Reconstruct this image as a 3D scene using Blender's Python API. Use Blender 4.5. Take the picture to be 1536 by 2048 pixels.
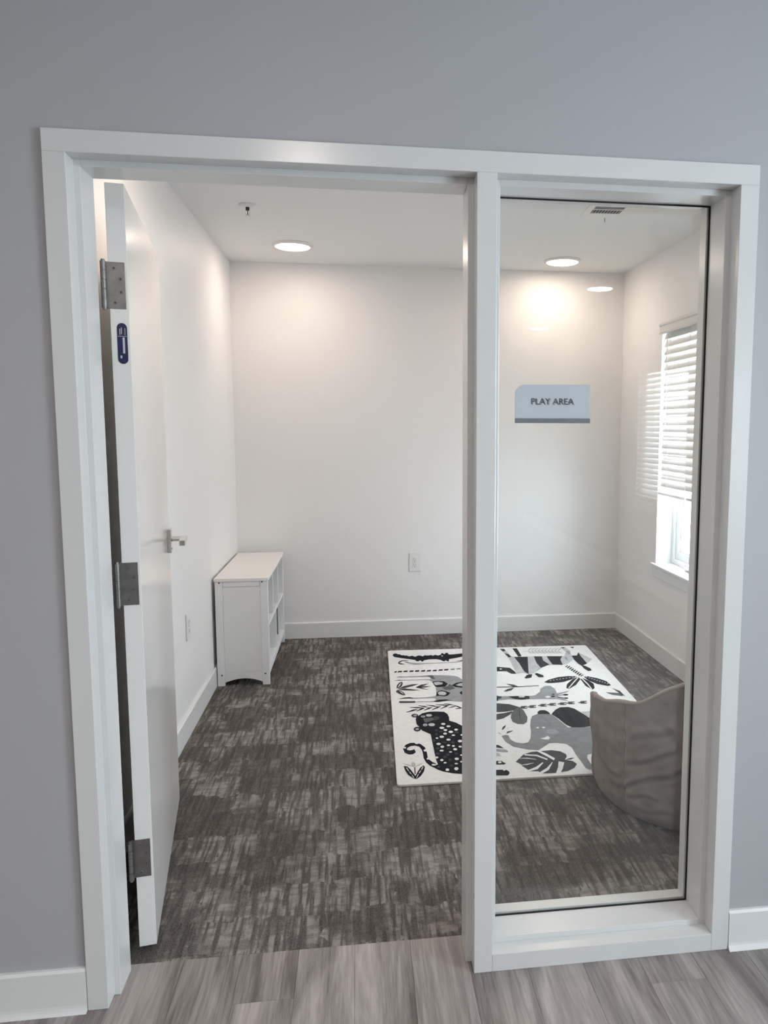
import bpy, bmesh, math, random
from mathutils import Vector, Matrix, noise

for o in list(bpy.data.objects):
    bpy.data.objects.remove(o)
S = bpy.context.scene
COL = S.collection
random.seed(7)

# ------------------------------------------------------------------ camera
CAM = Vector((0.67887, -1.86762, 1.43530))
YAW, PITCH, ROLL = 0.139004, -0.108560, 0.0027005
cam_data = bpy.data.cameras.new('camera')
cam_data.sensor_fit = 'HORIZONTAL'
cam_data.sensor_width = 36.0
cam_data.lens = 36.0 * 1541.55 / 1536.0
cam_data.shift_x = -165.83 / 1536.0
cam_data.shift_y = -3.57 / 1536.0
cam_data.clip_start = 0.02
cam = bpy.data.objects.new('camera', cam_data)
COL.objects.link(cam)
fwd = Vector((math.sin(YAW) * math.cos(PITCH), math.cos(YAW) * math.cos(PITCH), math.sin(PITCH)))
right = Vector((math.cos(YAW), -math.sin(YAW), 0))
up = right.cross(fwd)
r2 = right * math.cos(ROLL) + up * math.sin(ROLL)
u2 = up * math.cos(ROLL) - right * math.sin(ROLL)
cam.matrix_world = Matrix(((r2.x, u2.x, -fwd.x, CAM.x), (r2.y, u2.y, -fwd.y, CAM.y), (r2.z, u2.z, -fwd.z, CAM.z), (0, 0, 0, 1)))
S.camera = cam

# ------------------------------------------------------------------ light levels
SKY_COLOR = (0.78, 0.90, 1.0)
SKY_STRENGTH = 11.5
ROOM_LAMP = 29.0
ROOM_LAMP_COLOR = (1.0, 0.83, 0.69)
HALL_LAMP = 58.0
HALL_LAMP_COLOR = (1.0, 0.88, 0.79)
S.view_settings.view_transform = 'Standard'
S.view_settings.look = 'None'
S.view_settings.gamma = 1.0
S.view_settings.use_curve_mapping = False
S.view_settings.exposure = 0.80

world = bpy.data.worlds.new('overcast_sky')
S.world = world
world.use_nodes = True
wn = world.node_tree.nodes
wn['Background'].inputs['Color'].default_value = (*SKY_COLOR, 1)
wn['Background'].inputs['Strength'].default_value = SKY_STRENGTH


def portal(name, loc, rot, sx, sy):
    l = bpy.data.lights.new(name, 'AREA')
    l.shape = 'RECTANGLE'
    l.size, l.size_y = sx, sy
    l.cycles.is_portal = True
    o = bpy.data.objects.new(name, l)
    o.location, o.rotation_euler = loc, rot
    COL.objects.link(o)


# ------------------------------------------------------------------ dimensions (metres)
FW, DW, MW, SW = 0.0486, 0.914, 0.0484, 0.6116      # frame face, door opening, mullion, sidelite
ZT, BH = 2.0794, 0.0485
XA = FW
XB = XA + DW
XC = XB + MW
XD = XC + SW
XE = XD + FW
WF, WB = 0.012, 0.168                               # partition faces
D, XL, XR, H = 3.356, -0.127, 2.4965, 2.479         # play room
HX0, HX1, HY0, HH = -3.0, 3.2, -9.5, 2.60           # hall
portal('portal_room_window', (2.665, 2.20, 1.32), (0, math.pi / 2, 0), 1.46, 0.9)
portal('portal_hall_near', (3.36, -1.70, 1.42), (0, math.pi / 2, 0), 1.5, 1.12)
portal('portal_hall_far', (3.36, -3.85, 1.36), (0, math.pi / 2, 0), 1.25, 1.6)

# ------------------------------------------------------------------ materials


def new_mat(name):
    m = bpy.data.materials.new(name)
    m.use_nodes = True
    nt = m.node_tree
    return m, nt, nt.nodes['Principled BSDF']


def srgb(r, g, b):
    f = lambda c: (c / 255 / 12.92) if c / 255 <= 0.04045 else ((c / 255 + 0.055) / 1.055) ** 2.4
    return (f(r), f(g), f(b))


def mat(name, col, rough=0.5, metal=0.0, bump=0.0, bscale=300.0, vary=0.0, vscale=8.0, spec=0.5, bdist=0.001):
    m, nt, b = new_mat(name)
    b.inputs['Roughness'].default_value = rough
    b.inputs['Metallic'].default_value = metal
    b.inputs['Specular IOR Level'].default_value = spec
    tc = nt.nodes.new('ShaderNodeTexCoord')
    if vary > 0:
        n = nt.nodes.new('ShaderNodeTexNoise')
        n.inputs['Scale'].default_value = vscale
        n.inputs['Detail'].default_value = 4
        nt.links.new(tc.outputs['Object'], n.inputs['Vector'])
        r = nt.nodes.new('ShaderNodeValToRGB')
        r.color_ramp.elements[0].position = 0.3
        r.color_ramp.elements[1].position = 0.7
        r.color_ramp.elements[0].color = (*[c * (1 - vary) for c in col], 1)
        r.color_ramp.elements[1].color = (*[min(1, c * (1 + vary)) for c in col], 1)
        nt.links.new(n.outputs['Fac'], r.inputs['Fac'])
        nt.links.new(r.outputs['Color'], b.inputs['Base Color'])
    else:
        b.inputs['Base Color'].default_value = (*col, 1)
    if bump > 0:
        n2 = nt.nodes.new('ShaderNodeTexNoise')
        n2.inputs['Scale'].default_value = bscale
        n2.inputs['Detail'].default_value = 3
        nt.links.new(tc.outputs['Object'], n2.inputs['Vector'])
        bp = nt.nodes.new('ShaderNodeBump')
        bp.inputs['Strength'].default_value = bump
        bp.inputs['Distance'].default_value = bdist
        nt.links.new(n2.outputs['Fac'], bp.inputs['Height'])
        nt.links.new(bp.outputs['Normal'], b.inputs['Normal'])
    return m


def emit_mat(name, col, strength):
    m, nt, b = new_mat(name)
    b.inputs['Base Color'].default_value = (0.9, 0.9, 0.9, 1)
    b.inputs['Emission Color'].default_value = (*col, 1)
    b.inputs['Emission Strength'].default_value = strength
    return m


def glass_mat(name, tint, ior=1.5):
    m = bpy.data.materials.new(name)
    m.use_nodes = True
    nt = m.node_tree
    nt.nodes.remove(nt.nodes['Principled BSDF'])
    out = nt.nodes['Material Output']
    tr = nt.nodes.new('ShaderNodeBsdfTransparent')
    tr.inputs['Color'].default_value = (*tint, 1)
    gl = nt.nodes.new('ShaderNodeBsdfGlossy')
    gl.inputs['Roughness'].default_value = 0.0
    gl.inputs['Color'].default_value = (1, 1, 1, 1)
    fr = nt.nodes.new('ShaderNodeFresnel')
    fr.inputs['IOR'].default_value = ior
    geo = nt.nodes.new('ShaderNodeNewGeometry')
    # the pane is a thin box: use the outside index on both of its faces
    mx = nt.nodes.new('ShaderNodeMix')
    mx.data_type = 'FLOAT'
    mx.inputs[2].default_value = ior
    mx.inputs[3].default_value = 1.0 / ior
    nt.links.new(geo.outputs['Backfacing'], mx.inputs[0])
    nt.links.new(mx.outputs[0], fr.inputs['IOR'])
    fr.inputs['IOR'].default_value = ior
    mix = nt.nodes.new('ShaderNodeMixShader')
    nt.links.new(fr.outputs['Fac'], mix.inputs['Fac'])
    nt.links.new(tr.outputs[0], mix.inputs[1])
    nt.links.new(gl.outputs[0], mix.inputs[2])
    nt.links.new(mix.outputs[0], out.inputs['Surface'])
    return m


def carpet_mat():
    m, nt, b = new_mat('carpet_pile')
    N, L = nt.nodes, nt.links
    tc = N.new('ShaderNodeTexCoord')

    def nz(sx, sy, detail, rough=0.5, dist=0.0, src=None):
        mp = N.new('ShaderNodeMapping')
        mp.inputs['Scale'].default_value = (sx, sy, 1)
        L.new(src or tc.outputs['Object'], mp.inputs['Vector'])
        n = N.new('ShaderNodeTexNoise')
        n.inputs['Scale'].default_value = 1.0
        n.inputs['Detail'].default_value = detail
        n.inputs['Roughness'].default_value = rough
        n.inputs['Distortion'].default_value = dist
        L.new(mp.outputs['Vector'], n.inputs['Vector'])
        return n.outputs['Fac']

    def ma(op, a, bb):
        k = N.new('ShaderNodeMath')
        k.operation = op
        for i, v in enumerate((a, bb)):
            if isinstance(v, (int, float)):
                k.inputs[i].default_value = v
            else:
                L.new(v, k.inputs[i])
        return k.outputs[0]
    def smooth(v, a, c):
        k = N.new('ShaderNodeMapRange')
        k.interpolation_type = 'SMOOTHSTEP'
        k.inputs['From Min'].default_value = a
        k.inputs['From Max'].default_value = c
        L.new(v, k.inputs['Value'])
        return k.outputs[0]
    # woven blocks: every block shifts the dabs, so their ends line up along block edges
    wob = N.new('ShaderNodeTexNoise')
    wob.inputs['Scale'].default_value = 15.0
    wob.inputs['Detail'].default_value = 2
    L.new(tc.outputs['Object'], wob.inputs['Vector'])
    wsub = N.new('ShaderNodeVectorMath')
    wsub.operation = 'SUBTRACT'
    wsub.inputs[1].default_value = (0.5, 0.5, 0.5)
    L.new(wob.outputs['Color'], wsub.inputs[0])
    wsc = N.new('ShaderNodeVectorMath')
    wsc.operation = 'MULTIPLY'
    wsc.inputs[1].default_value = (0.10, 0.10, 0)
    L.new(wsub.outputs[0], wsc.inputs[0])
    wadd = N.new('ShaderNodeVectorMath')
    L.new(tc.outputs['Object'], wadd.inputs[0])
    L.new(wsc.outputs[0], wadd.inputs[1])

    def block(sx, sy):
        k = N.new('ShaderNodeVectorMath')
        k.operation = 'MULTIPLY'
        k.inputs[1].default_value = (sx, sy, 0)
        L.new(wadd.outputs[0], k.inputs[0])
        f = N.new('ShaderNodeVectorMath')
        f.operation = 'FLOOR'
        L.new(k.outputs[0], f.inputs[0])
        w = N.new('ShaderNodeTexWhiteNoise')
        w.noise_dimensions = '2D'
        L.new(f.outputs[0], w.inputs['Vector'])
        return w
    blk = block(5.2, 6.3)
    blk2 = block(11.0, 9.0)
    off = N.new('ShaderNodeVectorMath')
    off.operation = 'MULTIPLY'
    off.inputs[1].default_value = (3.0, 7.0, 0)
    L.new(blk.outputs['Color'], off.inputs[0])
    shf = N.new('ShaderNodeVectorMath')
    L.new(tc.outputs['Object'], shf.inputs[0])
    L.new(off.outputs[0], shf.inputs[1])
    dabs = nz(58, 4.2, 2, 0.55, 0.0, shf.outputs[0])
    cross = nz(13, 34, 2, 0.6, 0.1)        # thin darker breaks running across
    clus = nz(6.5, 5.0, 2, 0.5, 0.0)      # where the dabs gather
    thin = nz(120, 9, 2, 0.6)
    clus = ma('ADD', ma('MULTIPLY', clus, 0.62), ma('ADD', ma('MULTIPLY', blk.outputs['Value'], 0.22), ma('MULTIPLY', blk2.outputs['Value'], 0.16)))
    tuft = nz(330, 240, 2, 0.7)
    fine = nz(130, 110, 2, 0.7)
    v = ma('MULTIPLY', smooth(dabs, 0.40, 0.60), ma('ADD', 0.25, ma('MULTIPLY', smooth(clus, 0.40, 0.60), 0.75)))
    v = ma('MULTIPLY', v, ma('ADD', 0.45, ma('MULTIPLY', smooth(cross, 0.38, 0.60), 0.55)))
    v = ma('ADD', ma('MULTIPLY', v, 0.72), ma('MULTIPLY', smooth(clus, 0.30, 0.75), 0.14))
    v = ma('ADD', v, ma('MULTIPLY', ma('SUBTRACT', thin, 0.5), 0.35))
    v = ma('ADD', v, ma('MULTIPLY', ma('SUBTRACT', tuft, 0.5), 0.85))
    v = ma('ADD', v, ma('MULTIPLY', ma('SUBTRACT', fine, 0.5), 0.45))
    v = ma('ADD', v, 0.12)
    r = N.new('ShaderNodeValToRGB')
    e = r.color_ramp.elements
    e[0].position, e[0].color = 0.0, (*CARPET_DARK, 1)
    e[1].position, e[1].color = 1.0, (*CARPET_LIGHT, 1)
    L.new(v, r.inputs['Fac'])
    L.new(r.outputs['Color'], b.inputs['Base Color'])
    b.inputs['Roughness'].default_value = 0.95
    b.inputs['Specular IOR Level'].default_value = 0.1
    bp = N.new('ShaderNodeBump')
    bp.inputs['Strength'].default_value = 0.7
    bp.inputs['Distance'].default_value = 0.004
    L.new(ma('ADD', tuft, ma('MULTIPLY', fine, 0.6)), bp.inputs['Height'])
    L.new(bp.outputs['Normal'], b.inputs['Normal'])
    return m


CARPET_DARK = (0.055, 0.047, 0.044)
CARPET_LIGHT = (0.360, 0.328, 0.304)


def plank_mat():
    m, nt, b = new_mat('grey_oak_vinyl')
    N, L = nt.nodes, nt.links
    tc = N.new('ShaderNodeTexCoord')
    oi = N.new('ShaderNodeObjectInfo')
    sc = N.new('ShaderNodeMath')
    sc.operation = 'MULTIPLY'
    sc.inputs[1].default_value = 37.0
    L.new(oi.outputs['Random'], sc.inputs[0])
    cmb = N.new('ShaderNodeCombineXYZ')
    L.new(sc.outputs[0], cmb.inputs[0])
    L.new(sc.outputs[0], cmb.inputs[1])
    add = N.new('ShaderNodeVectorMath')
    L.new(tc.outputs['Object'], add.inputs[0])
    L.new(cmb.outputs[0], add.inputs[1])

    def nz(sx, sy, detail, rough, dist):
        mp = N.new('ShaderNodeMapping')
        mp.inputs['Scale'].default_value = (sx, sy, 1)
        L.new(add.outputs[0], mp.inputs['Vector'])
        n = N.new('ShaderNodeTexNoise')
        n.inputs['Scale'].default_value = 1.0
        n.inputs['Detail'].default_value = detail
        n.inputs['Roughness'].default_value = rough
        n.inputs['Distortion'].default_value = dist
        L.new(mp.outputs['Vector'], n.inputs['Vector'])
        return n.outputs['Fac']

    def ma(op, a, bb):
        k = N.new('ShaderNodeMath')
        k.operation = op
        for i, v in enumerate((a, bb)):
            if isinstance(v, (int, float)):
                k.inputs[i].default_value = v
            else:
                L.new(v, k.inputs[i])
        return k.outputs[0]
    g1 = nz(13, 1.3, 5, 0.6, 0.9)
    g2 = nz(120, 5, 4, 0.7, 0.2)
    v = ma('ADD', ma('MULTIPLY', g1, 0.68), ma('MULTIPLY', g2, 0.32))
    v = ma('ADD', v, ma('MULTIPLY', ma('SUBTRACT', oi.outputs['Random'], 0.5), 0.10))
    r = N.new('ShaderNodeValToRGB')
    e = r.color_ramp.elements
    e[0].position, e[0].color = 0.35, (*PLANK_DARK, 1)
    e[1].position, e[1].color = 0.67, (*PLANK_LIGHT, 1)
    L.new(v, r.inputs['Fac'])
    L.new(r.outputs['Color'], b.inputs['Base Color'])
    b.inputs['Roughness'].default_value = 0.42
    bp = N.new('ShaderNodeBump')
    bp.inputs['Strength'].default_value = 0.25
    bp.inputs['Distance'].default_value = 0.001
    L.new(g2, bp.inputs['Height'])
    L.new(bp.outputs['Normal'], b.inputs['Normal'])
    return m


PLANK_DARK = (0.115, 0.097, 0.093)
PLANK_LIGHT = (0.51, 0.455, 0.435)

M = {
    'hall_wall': mat('hall_wall_paint', (0.445, 0.445, 0.463), 0.55, bump=0.12, bscale=160),
    'room_wall': mat('room_wall_paint', (0.85, 0.84, 0.835), 0.5, bump=0.16, bscale=140),
    'ceiling': mat('ceiling_paint', (0.85, 0.845, 0.835), 0.8, bump=0.12, bscale=180),
    'frame': mat('frame_enamel', (0.715, 0.715, 0.705), 0.22, bump=0.03, bscale=60),
    'door': mat('door_enamel', (0.82, 0.81, 0.79), 0.15, bump=0.02, bscale=40),
    'trim': mat('trim_enamel', (0.78, 0.78, 0.77), 0.3),
    'steel': mat('satin_steel', (0.27, 0.265, 0.26), 0.42, 1.0, vary=0.12, vscale=40),
    'chrome': mat('polished_chrome', (0.75, 0.74, 0.72), 0.12, 1.0),
    'dark_metal': mat('dark_screw_metal', (0.06, 0.06, 0.06), 0.4, 0.8),
    'black': mat('black_rubber', (0.008, 0.008, 0.008), 0.6),
    'navy': mat('navy_label', (0.012, 0.017, 0.075), 0.3),
    'silver': mat('silver_foil', (0.62, 0.64, 0.72), 0.3, 0.4),
    'cabinet': mat('cabinet_lacquer', (0.87, 0.875, 0.88), 0.35, bump=0.02, bscale=60),
    'cabinet_top': mat('cabinet_top_laminate', (0.87, 0.85, 0.82), 0.45, vary=0.05, vscale=260),
    'plate': mat('outlet_plastic', (0.80, 0.80, 0.79), 0.35),
    'slot': mat('outlet_slot', (0.05, 0.05, 0.05), 0.6),
    'vinyl': mat('window_vinyl', (0.85, 0.86, 0.86), 0.35),
    'slat': mat('blind_slat', (0.70, 0.685, 0.66), 0.4),
    'cord': mat('blind_cord', (0.75, 0.74, 0.70), 0.8),
    'bag': mat('beanbag_suede', (0.275, 0.230, 0.214), 0.95, bump=0.5, bscale=500, vary=0.14, vscale=14, spec=0.1, bdist=0.002),
    'bag_lip_lit': mat('beanbag_piping_lit', (0.40, 0.345, 0.32), 0.95, bump=0.4, bscale=500, spec=0.1),
    'bag_seam': mat('beanbag_seam', (0.15, 0.125, 0.115), 0.95, spec=0.1),
    'sign_plate': mat('sign_panel', (0.50, 0.535, 0.57), 0.4),
    'sign_bar': mat('sign_bar_grey', (0.155, 0.175, 0.19), 0.4),
    'sign_text': mat('sign_lettering', (0.045, 0.05, 0.055), 0.5),
    'sign_text_ghost': mat('sign_lettering_ghost', (0.20, 0.22, 0.24), 0.5),
    'louver': mat('vent_louver', (0.62, 0.62, 0.61), 0.5),
    'recess_shade': mat('vent_recess_shade', (0.02, 0.02, 0.02), 0.8),
    'rug': mat('rug_pile', (0.76, 0.75, 0.735), 0.95, bump=0.6, bscale=380, vary=0.05, vscale=60, spec=0.1, bdist=0.002),
    'glass': glass_mat('clear_glass', (0.985, 0.995, 0.99)),
    'room_lamp': emit_mat('room_lamp_lens', ROOM_LAMP_COLOR, ROOM_LAMP),
    'hall_lamp': emit_mat('hall_lamp_lens', HALL_LAMP_COLOR, HALL_LAMP),
    'carpet': carpet_mat(),
    'plank': plank_mat(),
    'subfloor': mat('plank_joint', (0.05, 0.045, 0.043), 0.6),
}
RUGC = {0: (0.017, 0.019, 0.023), 1: (0.060, 0.062, 0.066), 2: (0.115, 0.117, 0.120), 3: (0.30, 0.305, 0.315), 4: (0.47, 0.475, 0.48), 5: (0.74, 0.735, 0.72), 12: (0.215, 0.222, 0.230)}
RUGM = {k: mat('rug_print_%s' % n, RUGC[k], 0.95, bump=0.6, bscale=380, vary=0.12, vscale=30, spec=0.1, bdist=0.002)
        for k, n in {0: 'black', 1: 'charcoal', 2: 'slate', 3: 'grey', 4: 'pale_grey', 5: 'white', 12: 'mid_grey'}.items()}

# ------------------------------------------------------------------ mesh helpers


def box(bm, x0, x1, y0, y1, z0, z1, mi=0):
    v = [bm.verts.new(p) for p in ((x0, y0, z0), (x1, y0, z0), (x1, y1, z0), (x0, y1, z0), (x0, y0, z1), (x1, y0, z1), (x1, y1, z1), (x0, y1, z1))]
    for f in ((3, 2, 1, 0), (4, 5, 6, 7), (0, 1, 5, 4), (1, 2, 6, 5), (2, 3, 7, 6), (3, 0, 4, 7)):
        bm.faces.new([v[i] for i in f]).material_index = mi
    return v


def prism(bm, pts, a0, a1, axis='z', mi=0):
    """extrude a 2-D outline along an axis; z: (x,y), x: (y,z), y: (x,z)"""
    def P(p, a):
        return {'z': (p[0], p[1], a), 'x': (a, p[0], p[1]), 'y': (p[0], a, p[1])}[axis]
    A = [bm.verts.new(P(p, a0)) for p in pts]
    B = [bm.verts.new(P(p, a1)) for p in pts]
    n = len(pts)
    fs = [bm.faces.new(A[::-1]), bm.faces.new(B)]
    for i in range(n):
        fs.append(bm.faces.new((A[i], A[(i + 1) % n], B[(i + 1) % n], B[i])))
    for f in fs:
        f.material_index = mi


def cyl(bm, p0, p1, r0, r1=None, n=20, caps=True, mi=0):
    p0, p1 = Vector(p0), Vector(p1)
    r1 = r0 if r1 is None else r1
    t = (p1 - p0).normalized()
    a = t.orthogonal().normalized()
    b = t.cross(a)
    R0, R1 = [], []
    for i in range(n):
        q = 2 * math.pi * i / n
        dv = a * math.cos(q) + b * math.sin(q)
        R0.append(bm.verts.new(p0 + dv * r0))
        R1.append(bm.verts.new(p1 + dv * r1))
    for i in range(n):
        f = bm.faces.new((R0[i], R0[(i + 1) % n], R1[(i + 1) % n], R1[i]))
        f.smooth = True
        f.material_index = mi
    if caps:
        for c in (R0[::-1], R1):
            f = bm.faces.new(c)
            f.material_index = mi
            for e in f.edges:
                e.smooth = False


def lathe(bm, prof, center=(0, 0, 0), n=40, mi=0, smooth=True):
    """revolve (r, z) profile round z"""
    c = Vector(center)
    rings = []
    for r, z in prof:
        if r < 1e-6:
            rings.append([bm.verts.new(c + Vector((0, 0, z)))])
        else:
            rings.append([bm.verts.new(c + Vector((r * math.cos(2 * math.pi * i / n), r * math.sin(2 * math.pi * i / n), z))) for i in range(n)])
    for A, B in zip(rings, rings[1:]):
        for i in range(n):
            j = (i + 1) % n
            if len(A) == 1 and len(B) == 1:
                continue
            if len(A) == 1:
                f = bm.faces.new((A[0], B[j], B[i]))
            elif len(B) == 1:
                f = bm.faces.new((A[i], A[j], B[0]))
            else:
                f = bm.faces.new((A[i], A[j], B[j], B[i]))
            f.smooth = smooth
            f.material_index = mi


def tube(bm, pts, r, n=8, mi=0):
    pts = [Vector(p) for p in pts]
    rings = []
    ref = Vector((0.13, 0.21, 0.97))
    for i, p in enumerate(pts):
        t = (pts[min(i + 1, len(pts) - 1)] - pts[max(i - 1, 0)]).normalized()
        a = (ref - t * ref.dot(t)).normalized()
        b = t.cross(a)
        rr = r[i] if isinstance(r, (list, tuple)) else r
        rings.append([bm.verts.new(p + (a * math.cos(2 * math.pi * k / n) + b * math.sin(2 * math.pi * k / n)) * rr) for k in range(n)])
    for A, B in zip(rings, rings[1:]):
        for i in range(n):
            f = bm.faces.new((A[i], A[(i + 1) % n], B[(i + 1) % n], B[i]))
            f.smooth = True
            f.material_index = mi
    for c in (rings[0][::-1], rings[-1]):
        f = bm.faces.new(c)
        f.material_index = mi
        for e in f.edges:
            e.smooth = False


def obj(name, bm, mats, parent=None, bevel=0.0, seg=2, fix=True):
    if fix:
        bmesh.ops.recalc_face_normals(bm, faces=bm.faces[:])
    me = bpy.data.meshes.new(name)
    bm.to_mesh(me)
    bm.free()
    for m in (mats if isinstance(mats, (list, tuple)) else [mats]):
        me.materials.append(m)
    o = bpy.data.objects.new(name, me)
    COL.objects.link(o)
    if parent is not None:
        o.parent = parent
    if bevel > 0:
        md = o.modifiers.new('bevel', 'BEVEL')
        md.width = bevel
        md.segments = seg
        md.limit_method = 'ANGLE'
        md.angle_limit = math.radians(40)
    return o


def boxes(name, lst, m, parent=None, bevel=0.0):
    bm = bmesh.new()
    for b in lst:
        box(bm, *b)
    return obj(name, bm, m, parent, bevel)


def tag(o, label=None, cat=None, group=None, kind=None):
    if label:
        o['label'] = label
    if cat:
        o['category'] = cat
    if group:
        o['group'] = group
    if kind:
        o['kind'] = kind
    return o


def thing(name, label, cat, loc=(0, 0, 0), rz=0.0, group=None, kind=None):
    o = bpy.data.objects.new(name, None)
    o.empty_display_size = 0.1
    COL.objects.link(o)
    o.location = loc
    o.rotation_euler = (0, 0, rz)
    return tag(o, label, cat, group, kind)


def dup(root, loc, label=None, rz=None):
    r = root.copy()
    COL.objects.link(r)
    r.location = loc
    if rz is not None:
        r.rotation_euler = (0, 0, rz)
    if label:
        r['label'] = label
    for ch in list(root.children):
        c = ch.copy()
        COL.objects.link(c)
        c.parent = r
        for g in list(ch.children):
            d = g.copy()
            COL.objects.link(d)
            d.parent = c
    return r


def B():
    return bmesh.new()


def struct(o, label):
    return tag(o, label, None, None, 'structure')


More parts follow.
